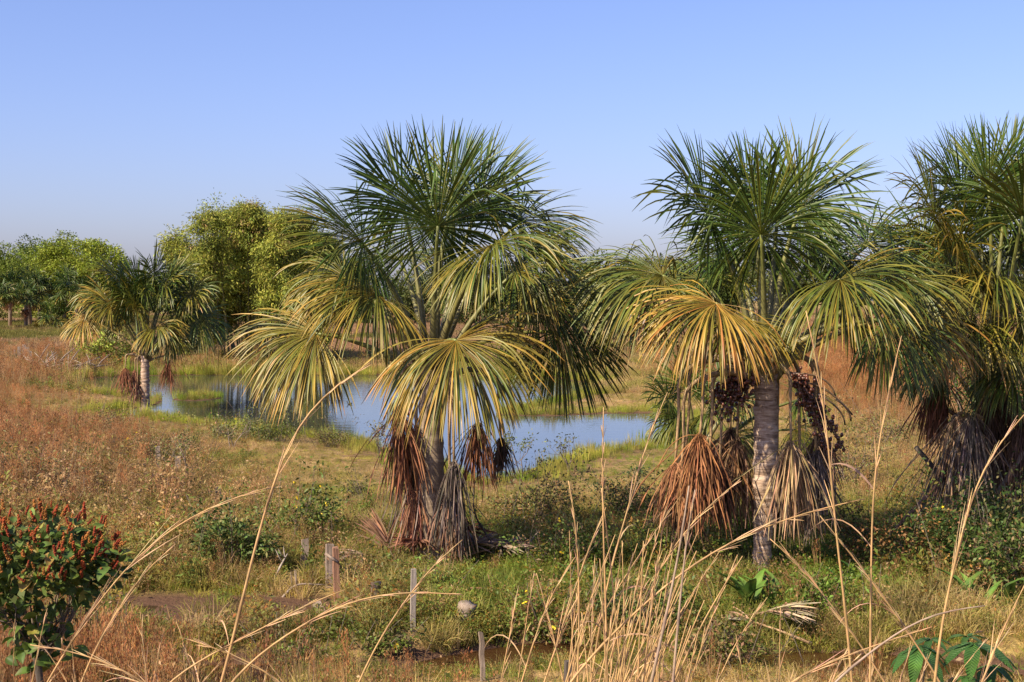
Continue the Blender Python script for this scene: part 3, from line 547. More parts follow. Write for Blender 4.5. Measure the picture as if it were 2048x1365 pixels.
twig_shrub(1215, 990, 50, 'smallest dark leafed shrub on the green pond bank', 150, 80, (.03, .07, .02), stems=3)
# heap of grey dead branches
L0 = base(140, 752); rng = np.random.default_rng(71); root = thing('brush_pile', L0, 'heap of grey dead branches at the left end of the pond', 'brush pile')
for i in range(60):
    a = Acc(); p = np.array([rng.uniform(-2.2, 1.6), rng.uniform(-.8, .8), rng.uniform(.1, .7)]); az = rng.uniform(0, 3.1); l = rng.uniform(.8, 1.9); d = np.array([math.cos(az), math.sin(az)*.6, rng.uniform(-.2, .9)]); tube(a, [p, p+d*l*.5+UP*.1, p+d*l], [.05, .04, .02], 5); put('branch', a, M_wood, root)

# ------------------------------------------------------------------ posts, planks, poles
POSTS = []
def board(name, px, py, ptop, wpx, label, mat, lean=(0, 0), depth=.05, seed=0, cat='post', tiltx=None, end='flat', dyaw=.3):
    L0 = base(px, py); q = mpp(L0[1]); POSTS.append(L0); hgt = (py-ptop)*q; w = wpx*q; rng = np.random.default_rng(seed); n = 7; a = Acc(); V = []
    for k in range(n):
        t = k/(n-1); c = np.array([lean[0]*t*hgt, lean[1]*t*hgt, -.25*(1-t) + hgt*t]) + rng.normal(size=3)*[.004, .004, 0]
        b = .9 if k in (0, n-1) else 1
        for sx, sy in ((-1, -1), (1, -1), (1, 1), (-1, 1)):
            V.append(c + [sx*w/2*b*(1+rng.normal()*.03)*math.cos(dyaw)-sy*depth/2*math.sin(dyaw), sy*depth/2*b*math.cos(dyaw)+sx*w/2*math.sin(dyaw), (rng.normal()*.012 if k == n-1 else 0)])
    Q = [(k*4+j, k*4+(j+1) % 4, k*4+4+(j+1) % 4, k*4+4+j) for k in range(n-1) for j in range(4)] + [(3, 2, 1, 0), (n*4-4, n*4-3, n*4-2, n*4-1)]
    a.add(V, Q); o = thing(name, L0, label, cat, 'old fence posts and boards'); me = a.mesh('board', smooth=False); put('board' if name != 'fence_post' else 'shaft', me, mat, o); return o, L0, q
board('plank', 825, 1262, 1136, 11, 'tall pale weathered plank standing upright in front of the central palm', M_pale, (.02, 0), .04, 1)
o, L0, q = board('fence_post', 675, 1205, 1094, 12, 'reddish brown square fence post with a brace nailed on', M_wood_red, (-.03, 0), .09, 2)
a = Acc(); tube(a, np.array([P(650, 1107, L0[1]-.06), P(676, 1125, L0[1]-.08)])-L0, .025, 5); put('brace', a, M_wood, o)
board('fence_post', 660, 1180, 1094, 17, 'grey split fence post just behind the reddish post', M_wood, (0, .02), .10, 3)
board('fence_post', 607, 1135, 1078, 14, 'short grey fence post under the thorny bush', M_wood, (.06, 0), .09, 4)
board('fence_post', 437, 1008, 975, 11, 'small dark post top in the grass left of the central palm', M_darkwood, (0, 0), .1, 5)
board('fence_post', 316, 932, 893, 9, 'grey post among olive weeds below the left palm', M_wood, (0, 0), .1, 6)
board('fence_post', 353, 950, 913, 10, 'leaning grey post right of the one among olive weeds', M_wood, (.12, 0), .1, 7)
board('fence_post', 968, 1362, 1262, 9, 'thin crooked grey stake beside the puddle', M_wood, (-.06, 0), .05, 8)
board('fence_post', 1132, 1400, 1320, 14, 'dark stake at the bottom edge beside dry stems', M_darkwood, (.06, 0), .07, 9)
for i, (px, top, w) in enumerate([(40, 694, 6), (47, 690, 7), (54, 695, 7), (61, 700, 6)]): board('fence_picket', px, 727+i % 2, top, w, ['leftmost', 'second', 'third', 'last'][i]+' of four pale pickets together on the left bank', M_pale, (rng.normal()*.04, 0), .05, 20+i)
for i, (px, top) in enumerate([(4, 703), (13, 705), (22, 704), (29, 700)]): board('fence_picket', px, 724, top, 5, ['leftmost', 'second', 'third', 'last'][i]+' of the low white pickets at the left edge', M_pale, (0, 0), .05, 30+i)
# plank lying against the mud
L0 = base(655, 1252); a = Acc(); e = P(632, 1208, L0[1]+.35); v = e-L0; s = np.array([.06, .015, 0]); u = np.array([0, -.012, .03]); V = [L0*0+k*v+i*s+j*u+[0, 0, .02] for k in (0, 1) for i in (-1, 1) for j in (-1, 1)]
a.add(V, [(0, 1, 3, 2), (4, 6, 7, 5), (0, 4, 5, 1), (2, 3, 7, 6), (0, 2, 6, 4), (1, 5, 7, 3)]); put('plank', a.mesh('plank', smooth=False), M_wood, None, L0, 'short pale plank leaning out of the mud', 'plank', 'old fence posts and boards')
def stump(px, py, ptop, rpx, label, seed, lean=(0, 0), mat=M_darkwood):
    L0 = base(px, py); q = mpp(L0[1]); rng = np.random.default_rng(seed); hgt = (py-ptop)*q; n = 9; t = np.linspace(0, 1, n); pts = np.stack([lean[0]*t, lean[1]*t, -.15+t*(hgt+.15)], 1); a = Acc()
    tube(a, pts, rpx*q*(1.1-.15*t+rng.normal(size=n)*.07), 10); V = a.V[0]; V += rng.normal(size=V.shape)*.012
    put('tree_stump', a, mat, None, L0, label, 'stump')
stump(752, 1215, 1164, 11, 'rotten dark stump left of the pale upright plank', 1)
stump(922, 1284, 1238, 19, 'round grey log end at the puddle edge', 2, (.1, -.05), M_wood)
# leaning poles near the right palm
for (p0, p1, r, lb, d0, d1, m) in (((1832,895),(1925,1010),5,'dark grey pole leaning against the right edge palm', 26.2, 26.6, M_darkwood), ((1800,1050),(1885,960),4,'brown stick leaning up to the right edge palm from the left', 26.0, 26.3, M_wood_red), ((2048,905),(1995,985),5,'grey pole leaning at the right edge', 26, 26.4, M_wood)):
    A, B = P(*p0, d0), P(*p1, d1); lo, hi = (A, B) if A[2] < B[2] else (B, A); v = nrm(hi-lo); g = lo - v*max(0, (lo[2]-hz(lo[0], lo[1])+.1)/v[2]); a = Acc(); pts = np.array([g, (g+hi)/2+[.02, 0, .03], hi])-g; tube(a, pts, [r*mpp(26)]*3, 6); put('pole', a, m, None, g, lb, 'pole')

# ------------------------------------------------------------------ fallen fronds, palm litter
def fallen(px, py, R, az, label, col, seed, lift=.2, nl=46, spread=.7, el=0.05):
    L0 = base(px, py); rng = np.random.default_rng(seed); q = mpp(L0[1]); root = thing('fallen_frond', L0, label, 'palm frond', 'fallen palm fronds'); d = np.array([math.cos(az)*math.cos(el), math.sin(az)*math.cos(el), math.sin(el)]); n = nrm(UP-d*d[2]); s = np.cross(d, n); th = np.linspace(-spread, spread, nl)
    e0 = nrm(np.cos(th)[:, None]*d+np.sin(th)[:, None]*s+n*rng.normal(size=(nl, 1))*.10+UP*.12); a = Acc(); ribbons(a, np.tile(UP*lift, (nl, 1)), e0, R*q*rng.uniform(.7, 1.05, nl), np.full(nl, .05), rng.uniform(.1, .5, nl), rng, K=5, C=jitter(col, nl, rng, .4), n_up=nrm(n+rng.normal(size=(nl, 3))*.5), vfold=.3)
    a.V[0][:, 2] = np.maximum(a.V[0][:, 2], .02); put('blade', a, M_dead, root); b = Acc(); tube(b, np.array([UP*lift, UP*lift*.6-d*.5, UP*.03-d*.9]), [.014, .018, .026], 5, TAN); put('petiole', b, M_straw, root)
fallen(1535, 1250, 105, -.35, 'pale fallen frond lying in the grass below the fruiting palm', (.40, .30, .20), 1, .3)
fallen(1500, 1262, 60, 2.6, 'smaller fallen frond lying left of the pale one', (.34, .24, .16), 2, .2)
fallen(790, 1130, 130, 2.35, 'brown fallen frond leaning up left of the central palm base', (.20, .11, .07), 3, .15, 34, .18, .62)
fallen(930, 1110, 95, -1.3, 'rust brown fallen frond draped at the foot of the central palm', RUST, 4, .45)
fallen(1000, 1128, 80, -.2, 'grey pile of fallen frond right of the central palm base', (.22, .17, .13), 5, .3, 60, 1.6)
fallen(950, 1118, 80, .5, 'pale spiky fallen frond behind the central palm base', (.36, .25, .17), 6, .25, 50, 1.5)
fallen(730, 1135, 70, 3.4, 'grey fallen frond lying left of the leaning brown one', (.26, .19, .14), 7, .2, 40, 1.0)
fallen(840, 1130, 70, -2.2, 'reddish fallen frond heaped left of the central trunk', (.24, .12, .08), 8, .4, 60, 1.4)

# fallen branches and sticks in the weeds round the posts
for i, (p0, p1, r, lb, m) in enumerate([((700,1062),(790,1128),4,'dark broken branch leaning left of the central palm base',M_darkwood), ((560,1195),(650,1170),3,'thin grey stick lying left of the reddish post',M_wood), ((690,1175),(702,1135),3,'short dark stick leaning right of the reddish post',M_darkwood),
  ((735,1160),(870,1172),3,'grey branch lying behind the pale upright plank',M_wood), ((880,1205),(1000,1180),3,'brown stick lying in the green grass right of the pale plank',M_wood_red), ((1040,1120),(1080,1060),3,'grey twig leaning right of the fallen frond pile',M_wood), ((545,1160),(575,1108),3,'pale stick leaning left of the short grey post',M_pale), ((1330,1165),(1420,1140),3,'dead branch lying left of the ringed trunk',M_wood)]):
    A = base(*p0); q = mpp(A[1]); B = P(p1[0], p1[1], A[1]+.15); B[2] = max(B[2], hz(B[0], B[1])+.12); g = np.random.default_rng(800+i); pts = spline([A-UP*.05, A*.6+B*.4+UP*.06+g.normal(size=3)*.03, B], 10)-A; a = Acc(); tube(a, pts, np.linspace(r*q*1.1, r*q*.4, len(pts)), 6)
    for j in range(3):
        k = g.integers(3, len(pts)-1); d = nrm(pts[k]-pts[k-1]+g.normal(size=3)*.6+UP*.3); tube(a, np.array([pts[k], pts[k]+d*.12, pts[k]+d*.22+UP*.03]), [r*q*.5, r*q*.35, r*q*.15], 4)
    put('fallen_branch', a, m, None, A, lb, 'branch', 'fallen sticks in the weeds')
bush(712, 1165, 110, 50, 'dark weeds tangled round the reddish fence post', (.09, .11, .03), 160, 900, .07, col2=BRN, mix=.3)
bush(640, 1105, 110, 55, 'olive weeds behind the split grey post', OLV, 161, 800, .07, col2=BRN, mix=.35)
bush(860, 1190, 130, 60, 'fresh green weeds right behind the pale upright plank', (.12, .18, .03), 162, 900, .07)
bush(60, 1330, 260, 130, 'dark low foliage under the red flowering shrub', (.06, .09, .02), 163, 2600, .08, col2=BRN, mix=.35, dens=.5)  # leaf colour kept dark to paint in the shade beneath the shrub
# ------------------------------------------------------------------ waterbird and far building
L0 = G(700, 809, WATER); a = Acc(); v, t = unit_ico(2); b = v*[.20, .10, .08]*1.0; b[:, 2] += .06*ss(.05, .2, b[:, 0]); a.add(b+[0, 0, .06], None, t, (.02, .02, .018)); bird = put('waterbird', a, M_petiole, None, L0-UP*.01, 'tiny dark waterbird swimming on the pond', 'bird')
a = Acc(); tube(a, np.array([(-.14, 0, .08), (-.2, 0, .17), (-.22, 0, .23)]), [.04, .028, .022], 6, (.02, .02, .018)); a.add(v*[.05, .035, .035]+[-.235, 0, .25], None, t, (.02, .02, .018)); put('head', a, M_petiole, bird)
a = Acc(); tube(a, np.array([(-.27, 0, .25), (-.34, 0, .235)]), [.014, .003], 5, (.3, .2, .05)); put('beak', a, M_petiole, bird)
bird.scale = (.6,)*3
def house():
    L0 = at(1252, 172); L0[2] = hz(L0[0], 172)-.5; root = thing('far_house', L0, 'small pale house with tiled roof glimpsed between the two big palms', 'house')
    m, nt, b, _ = base_mat('whitewash'); b.inputs['Base Color'].default_value = (.62, .55, .48, 1); b.inputs['Roughness'].default_value = .9
    m2, nt2, b2, _ = base_mat('clay_tile'); b2.inputs['Base Color'].default_value = (.30, .13, .075, 1); b2.inputs['Roughness'].default_value = .9
    m3, nt3, b3, _ = base_mat('dark_wood_shutter'); b3.inputs['Base Color'].default_value = (.06, .045, .035, 1)
    def box(x0, x1, y0, y1, z0, z1, nm, mt, par=root):
        a = Acc(); a.add([(x, y, z) for z in (z0, z1) for (x, y) in ((x0, y0), (x1, y0), (x1, y1), (x0, y1))], [(0, 1, 5, 4), (1, 2, 6, 5), (2, 3, 7, 6), (3, 0, 4, 7), (4, 5, 6, 7), (3, 2, 1, 0)]); return put(nm, a.mesh(nm, smooth=False), mt, par)
    a = Acc(); hw, dp, ht, rg = 2.2, 2.5, 2.3, 3.1
    a.add([(-hw, -dp, -.2), (hw, -dp, -.2), (hw, dp, -.2), (-hw, dp, -.2), (-hw, -dp, ht), (hw, -dp, ht), (hw, dp, ht), (-hw, dp, ht), (0, -dp, rg), (0, dp, rg)], [(0, 1, 5, 4), (1, 2, 6, 5), (2, 3, 7, 6), (3, 0, 4, 7)], [(4, 5, 8), (6, 7, 9)]); put('wall', a.mesh('wall', smooth=False), m, root)
    for s in (-1, 1):
        a = Acc(); e = [(0, rg+.08), (s*(hw+.35), ht-.05)]; V = [(x, y, z+k) for k in (0, .09) for (x, z) in e for y in (-dp-.35, dp+.35)]
        a.add(V, [(0, 1, 3, 2), (4, 6, 7, 5), (0, 2, 6, 4), (1, 5, 7, 3), (0, 4, 5, 1), (2, 3, 7, 6)]); put('roof_slope', a.mesh('roof', smooth=False), m2, root)
    box(-.45, .45, -dp-.04, -dp+.02, -.1, 2.0, 'door', m3); box(1.0, 1.7, -dp-.04, -dp+.02, 1.0, 1.8, 'window', m3)
house()

# ------------------------------------------------------------------ red flowering shrub at the lower left
def broad_leaf_mesh(name, L, Wd, K=6, cup=.18, droop=.35, cols=((.07, .12, .02),), seed=0, m=2):
    """one broad leaf with midrib fold, lying along +Y, arching down"""
    rng = np.random.default_rng(seed); a = Acc(); V = []
    for k in range(K+1):
        t = k/K; w = Wd*.5*math.sin(math.pi*min(1, t**.8*.97+.03))**.75 if 0 < k < K else .004
        y = L*t*(1-.12*droop*t); z = L*(.25*t-droop*t*t*.7)
        for j in range(-m, m+1): V.append((j/m*w, y, z+abs(j/m)*w*cup*2+rng.normal()*.01*L*(j != 0)))
    n = 2*m+1; Q = [(k*n+j, k*n+j+1, k*n+n+j+1, k*n+n+j) for k in range(K) for j in range(n-1)]
    a.add(V, Q, None, np.clip(np.repeat(jitter(cols[0], K+1, rng, .12), n, 0), 0, 1)); return a.mesh(name)
def orient(o, d, up, loc, sc=1.):
    from mathutils import Matrix
    y = nrm(np.asarray(d, float)); x = nrm(np.cross(y, up)); z = np.cross(x, y)
    o.matrix_local = Matrix([[x[0]*sc, y[0]*sc, z[0]*sc, loc[0]], [x[1]*sc, y[1]*sc, z[1]*sc, loc[1]], [x[2]*sc, y[2]*sc, z[2]*sc, loc[2]], [0, 0, 0, 1]])
def red_shrub():
    rng = np.random.default_rng(81); d = 13.2; x = (70-1024)*d/F; L0 = np.array([x, d, hz(x, d)]); q = mpp(d); root = thing('flowering_shrub', L0, 'broad-leaved shrub covered in upright red flower spikes, lower left corner', 'shrub')
    top = P(80, 1100, d)-L0; t = Acc(); tips = []
    tube(t, spline([(0, 0, -.15), (.03, 0, .6), (-.03, .02, 1.2)], 10), .035, 7)
    for k in range(9):
        az = k*.7; dd = nrm(np.array([math.cos(az)*.9, math.sin(az)*.7, .9])); branch_tree(t, np.array([0, 0, rng.uniform(1.0, 1.3)]), dd, .42, .012, rng, 2, tips, spread=.4, k=2)
    put('trunk', t, M_darkwood, root)  # dark wood puts the shade under the crown into the trunk colour
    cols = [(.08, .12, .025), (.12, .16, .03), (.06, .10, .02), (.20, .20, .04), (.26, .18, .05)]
    lm = [broad_leaf_mesh('leaf', .15, .085, cup=.2, droop=.5, cols=(c,), seed=i) for i, c in enumerate(cols)]
    sm = []
    for k in range(3):
        a = Acc(); n = 46
        for i in range(n):
            tt = rng.random(); r = .016*(1-.7*tt); az = rng.uniform(0, 6.3); a.add(IV*.0085*rng.uniform(.7, 1.3)+[r*math.cos(az), tt*.11, r*math.sin(az)], None, IT, jitter([(.25, .05, .016), (.31, .12, .03), (.19, .035, .015)][k], 1, rng, .3)[0])
        tube(a, np.array([(0, -.03, 0), (0, .1, 0)]), .004, 4, (.12, .12, .03)); sm.append(a.mesh('flower_spike'))
    c0 = P(70, 1125, d)-L0
    def surf(n):                                     # points over the shrub's dome
        v = nrm(rng.normal(size=(n, 3))*[1, 1, .8]); v[:, 2] = np.where(v[:, 2] < -.35, -v[:, 2]*.5, v[:, 2]); r = rng.uniform(.55, 1, (n, 1))**.6
        lump = 1+.16*np.sin(v[:, :1]*7+1)*np.cos(v[:, 2:]*6)
        return c0+v*r*lump*[.72, .62, .45], v
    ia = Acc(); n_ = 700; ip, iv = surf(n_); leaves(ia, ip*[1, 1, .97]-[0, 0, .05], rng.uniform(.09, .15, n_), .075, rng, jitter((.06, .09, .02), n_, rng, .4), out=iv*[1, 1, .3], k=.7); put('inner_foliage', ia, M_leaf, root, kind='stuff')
    pos, v = surf(290)
    for i in range(290):
        o = put('leaf', lm[rng.choice(5, p=[.3, .25, .25, .13, .07])], M_leaf, root); dd = nrm(v[i]*[1, 1, .4]+rng.normal(size=3)*.45); orient(o, dd, nrm(UP+rng.normal(size=3)*.35+v[i]*.4), pos[i], rng.uniform(.75, 1.3))
    # hanging lower branches
    for (px, py, n) in ((20, 1190, 10), (175, 1170, 10), (100, 1215, 12), (40, 1170, 8), (85, 1240, 12), (190, 1150, 8), (60, 1210, 14), (120, 1185, 14), (10, 1150, 8), (150, 1195, 8), (50, 1255, 14), (110, 1265, 12), (15, 1230, 10), (80, 1290, 14), (40, 1300, 14), (120, 1300, 10), (70, 1325, 12)):
        for i in range(n):
            p = P(px+rng.normal()*16, py+rng.normal()*18, d+rng.normal()*.15)-L0; o = put('leaf', lm[rng.choice(5, p=[.4, .2, .35, .04, .01])], M_leaf, root); orient(o, nrm(rng.normal(size=3)*[1, 1, .4]+[0, 0, -.5]), nrm(UP+rng.normal(size=3)*.4), p, rng.uniform(.8, 1.3))
        e = P(px, py-8, d)-L0; b = Acc(); tube(b, bez(np.array([0, 0, 1.0]), np.array([e[0]*.5, e[1]*.5, 1.3]), e, 8), np.linspace(.02, .007, 8), 5); put('branch', b, M_bark, root)
    pos, v = surf(250); k = 0
    for i in range(250):
        if v[i][2] < -.15: continue
        o = put('flower_spike', sm[rng.integers(0, 3)], M_dead, root); p = c0+v[i]*[.75, .65, .49]*rng.uniform(.92, 1.1); orient(o, nrm(UP+v[i]*.6+rng.normal(size=3)*.35), np.array([0, -1., .1]), p, rng.uniform(.5, 1.0))
red_shrub()

def vein_mat():
    m = leaf_mat('veined_leaf', .5, .35, .2, noise=9); nt = m.node_tree; L = nt.links.new; b = nt.nodes['Principled BSDF']
    tc = nd(nt, 'ShaderNodeTexCoord'); sx = nd(nt, 'ShaderNodeSeparateXYZ'); L(tc.outputs['Object'], sx.inputs[0]); ab = nd(nt, 'ShaderNodeMath', operation='ABSOLUTE'); L(sx.outputs[0], ab.inputs[0])
    mu = nd(nt, 'ShaderNodeMath', operation='MULTIPLY_ADD'); L(ab.outputs[0], mu.inputs[0]); mu.inputs[1].default_value = -1.2; L(sx.outputs[1], mu.inputs[2])
    sc_ = nd(nt, 'ShaderNodeMath', operation='MULTIPLY'); L(mu.outputs[0], sc_.inputs[0]); sc_.inputs[1].default_value = 95; sn = nd(nt, 'ShaderNodeMath', operation='SINE'); L(sc_.outputs[0], sn.inputs[0])
    bp = nd(nt, 'ShaderNodeBump'); bp.inputs['Strength'].default_value = .6; bp.inputs['Distance'].default_value = .01; L(sn.outputs[0], bp.inputs['Height']); L(bp.outputs[0], b.inputs['Normal']); return m
M_vein = vein_mat()
# ------------------------------------------------------------------ sapling with palmate leaves, lower right
def sapling(px, d, leaves_, label, seed):
    rng = np.random.default_rng(seed); x = (px-1024)*d/F; L0 = np.array([x, d, hz(x, d)]); root = thing('palmate_sapling', L0, label, 'sapling', 'palmate saplings'); q = mpp(d); t = Acc()
    lm = [broad_leaf_mesh('leaflet', 1., .27, 9, cup=.16, droop=.42, cols=(c,), seed=90+i) for i, c in enumerate([(.045, .115, .022), (.06, .14, .026), (.035, .09, .02)])]
    top = P(px, 1400, d)-L0; tube(t, spline([(0, 0, -.1), (.02, 0, top[2]*.5), top], 10), .016, 7, (.13, .12, .06)); put('stem', t, M_petiole, root)
    for (hx, hy, R, dy, tilt) in leaves_:
        hub = P(hx, hy, d+dy)-L0; b = Acc(); tube(b, bez(top-UP*.1, top*.5+hub*.5+UP*.08, hub, 8), .006, 5, (.18, .12, .05)); lf = put('leaf_stalk', b, M_petiole, root)
        n = 8
        for i in range(n):
            th = -2.5+5*i/(n-1)+rng.normal()*.06; f = np.array([math.sin(th), -math.cos(th)*.75, 0]); dd = nrm(f*1.0-UP*(tilt+rng.normal()*.1)); o = put('leaflet', lm[rng.integers(0, 3)], M_vein, lf); orient(o, dd, nrm(UP+f*.25+rng.normal(size=3)*.08), hub, R*q*(1-.3*abs(th)/2.5)*rng.uniform(.92, 1.06))
sapling(1838, 8.2, [(1838, 1292, 105, -.05, .75), (1862, 1278, 60, .25, .3), (1930, 1352, 60, 0, .5)], 'left palmate-leaved green sapling at the bottom right corner', 1)
sapling(1955, 8.4, [(1948, 1287, 110, -.1, .45), (1935, 1274, 55, .3, .1), (1985, 1330, 80, .1, .6)], 'right palmate-leaved green sapling at the bottom right corner', 2)
# broad upright leaves around the ringed trunk and beneath the right palm
def broad_plant(px, py, n, R, label, seed, col=(.09, .16, .028)):
    L0 = base(px, py); q = mpp(L0[1]); rng = np.random.default_rng(seed); root = thing('broadleaf_plant', L0, label, 'plant', 'broad-leaved plants'); me = [broad_leaf_mesh('leaf', 1., .21, 8, .3, .75, (np.array(col)*k,), seed+i) for i, k in enumerate((1., 1.3, .75))]
    for i in range(n):
        az = rng.uniform(0, 6.3); o = put('leaf', me[i % 3], M_leaf, root); dd = nrm(np.array([math.cos(az)*.5, math.sin(az)*.5, 1])); orient(o, dd, nrm(UP*.6-dd*.4+np.array([math.cos(az), math.sin(az), 0])*-.6), np.array([math.cos(az)*.08+rng.normal()*.12, math.sin(az)*.08+rng.normal()*.1, .0]), R*q*rng.uniform(.7, 1.15))
broad_plant(1502, 1225, 9, 105, 'broad-leaved bright green plant left of the ringed trunk foot', 1)
broad_plant(1558, 1216, 7, 90, 'broad-leaved green plant right of the ringed trunk foot', 2)
broad_plant(1960, 1215, 6, 100, 'upright broad-leaved plant below the tall deep green bush', 3)
broad_plant(1965, 1120, 7, 110, 'sunlit broad leaves high in the bush by the right edge palm', 4)
broad_plant(1700, 1170, 6, 70, 'dark upright broad-leaved plant left of the large rusty bush', 5, (.05, .11, .02))
broad_plant(1010, 1075, 5, 55, 'small dark spiky plant right of the central palm', 6, (.04, .06, .02))

# ------------------------------------------------------------------ tall dry grass stems in the foreground
STR = (.42, .27, .12)
def smooth_line(p, n=31):
    s = np.concatenate([[0], np.cumsum(np.linalg.norm(np.diff(p, axis=0), axis=1))]); t = np.linspace(0, s[-1], 121); q = np.stack([np.interp(t, s, p[:, i]) for i in range(3)], 1)
    for _ in range(160): q[1:-1] = (q[:-2]+2*q[1:-1]+q[2:])/4
    return q[::4]
def stem(pts, d, label, seed, r=.004, head=.35, nleaf=2, col=STR, d2=None, group=None, nspk=26, sub=None):
    rng = np.random.default_rng(seed); n = len(pts); dd = np.linspace(d, d2 or d, n); W3 = np.array([P(x, y, k) for (x, y), k in zip(pts, dd)])
    v = W3[0]-W3[1]; v = v/abs(v[2]) if v[2] < -.02 else np.array([0, 0, -1.]); v[:2] = np.clip(v[:2], -.5, .5); b = W3[0].copy()
    for _ in range(30):
        g = hz(b[0], b[1])
        if b[2] <= g+.01: break
        b = b+v*min(.1, max(.02, b[2]-g))
    b[2] = hz(b[0], b[1])-.03; k = smooth_line(np.concatenate([[b], W3])); root = thing('dry_grass_stem', b, label, 'dry grass', group)
    L = np.linalg.norm(np.diff(k, axis=0), axis=1).sum(); t = np.linspace(0, 1, len(k)); a = Acc(); rr = r*(1.15-.8*t**1.5); rr = rr*np.where(np.arange(len(k)) % 6 == 3, 1.3, 1)
    c = jitter(col, len(k), rng, .1, .04)*np.where(np.arange(len(k)) % 6 == 3, .6, 1)[:, None]; tube(a, k-b, rr*.72, 6, c); put('culm', a, M_straw, root)
    if head:
        a = Acc(); s0 = 1-head; m = nspk; ti = rng.uniform(s0, .97, m)**.9; ii = np.minimum((ti*(len(k)-1)).astype(int), len(k)-2); bp = k[ii]; dr = nrm(k[ii+1]-k[ii]); e0 = nrm(dr+rng.normal(size=(m, 3))*.10)
        ln = L*head*rng.uniform(.25, .6, m)*(1.15-ti); ribbons(a, bp-b, e0, np.maximum(ln, .05), np.full(m, .003), rng.uniform(-.1, .25, m), rng, K=4, C=jitter((.50, .34, .19), m, rng, .2), taper=.25, vfold=.4); put('seed_head', a, M_straw, root, kind='stuff')
    for j in range(nleaf):
        a = Acc(); i = int(rng.uniform(.3, .75)*(len(k)-1)); dr = nrm(k[i+1]-k[i]); e = nrm(dr+np.array([rng.normal()*.5, rng.normal()*.3, 0])); ribbons(a, (k[i]-b)[None], e[None], np.array([rng.uniform(.12, .32)]), np.array([rng.uniform(.004, .009)]), np.array([rng.uniform(.6, 3.)]), rng, K=9, C=jitter((.44, .29, .17), 1, rng), vfold=.3, taper=.08); put('leaf_blade', a, M_straw, root)
SG = 'tall dry stems in the foreground'
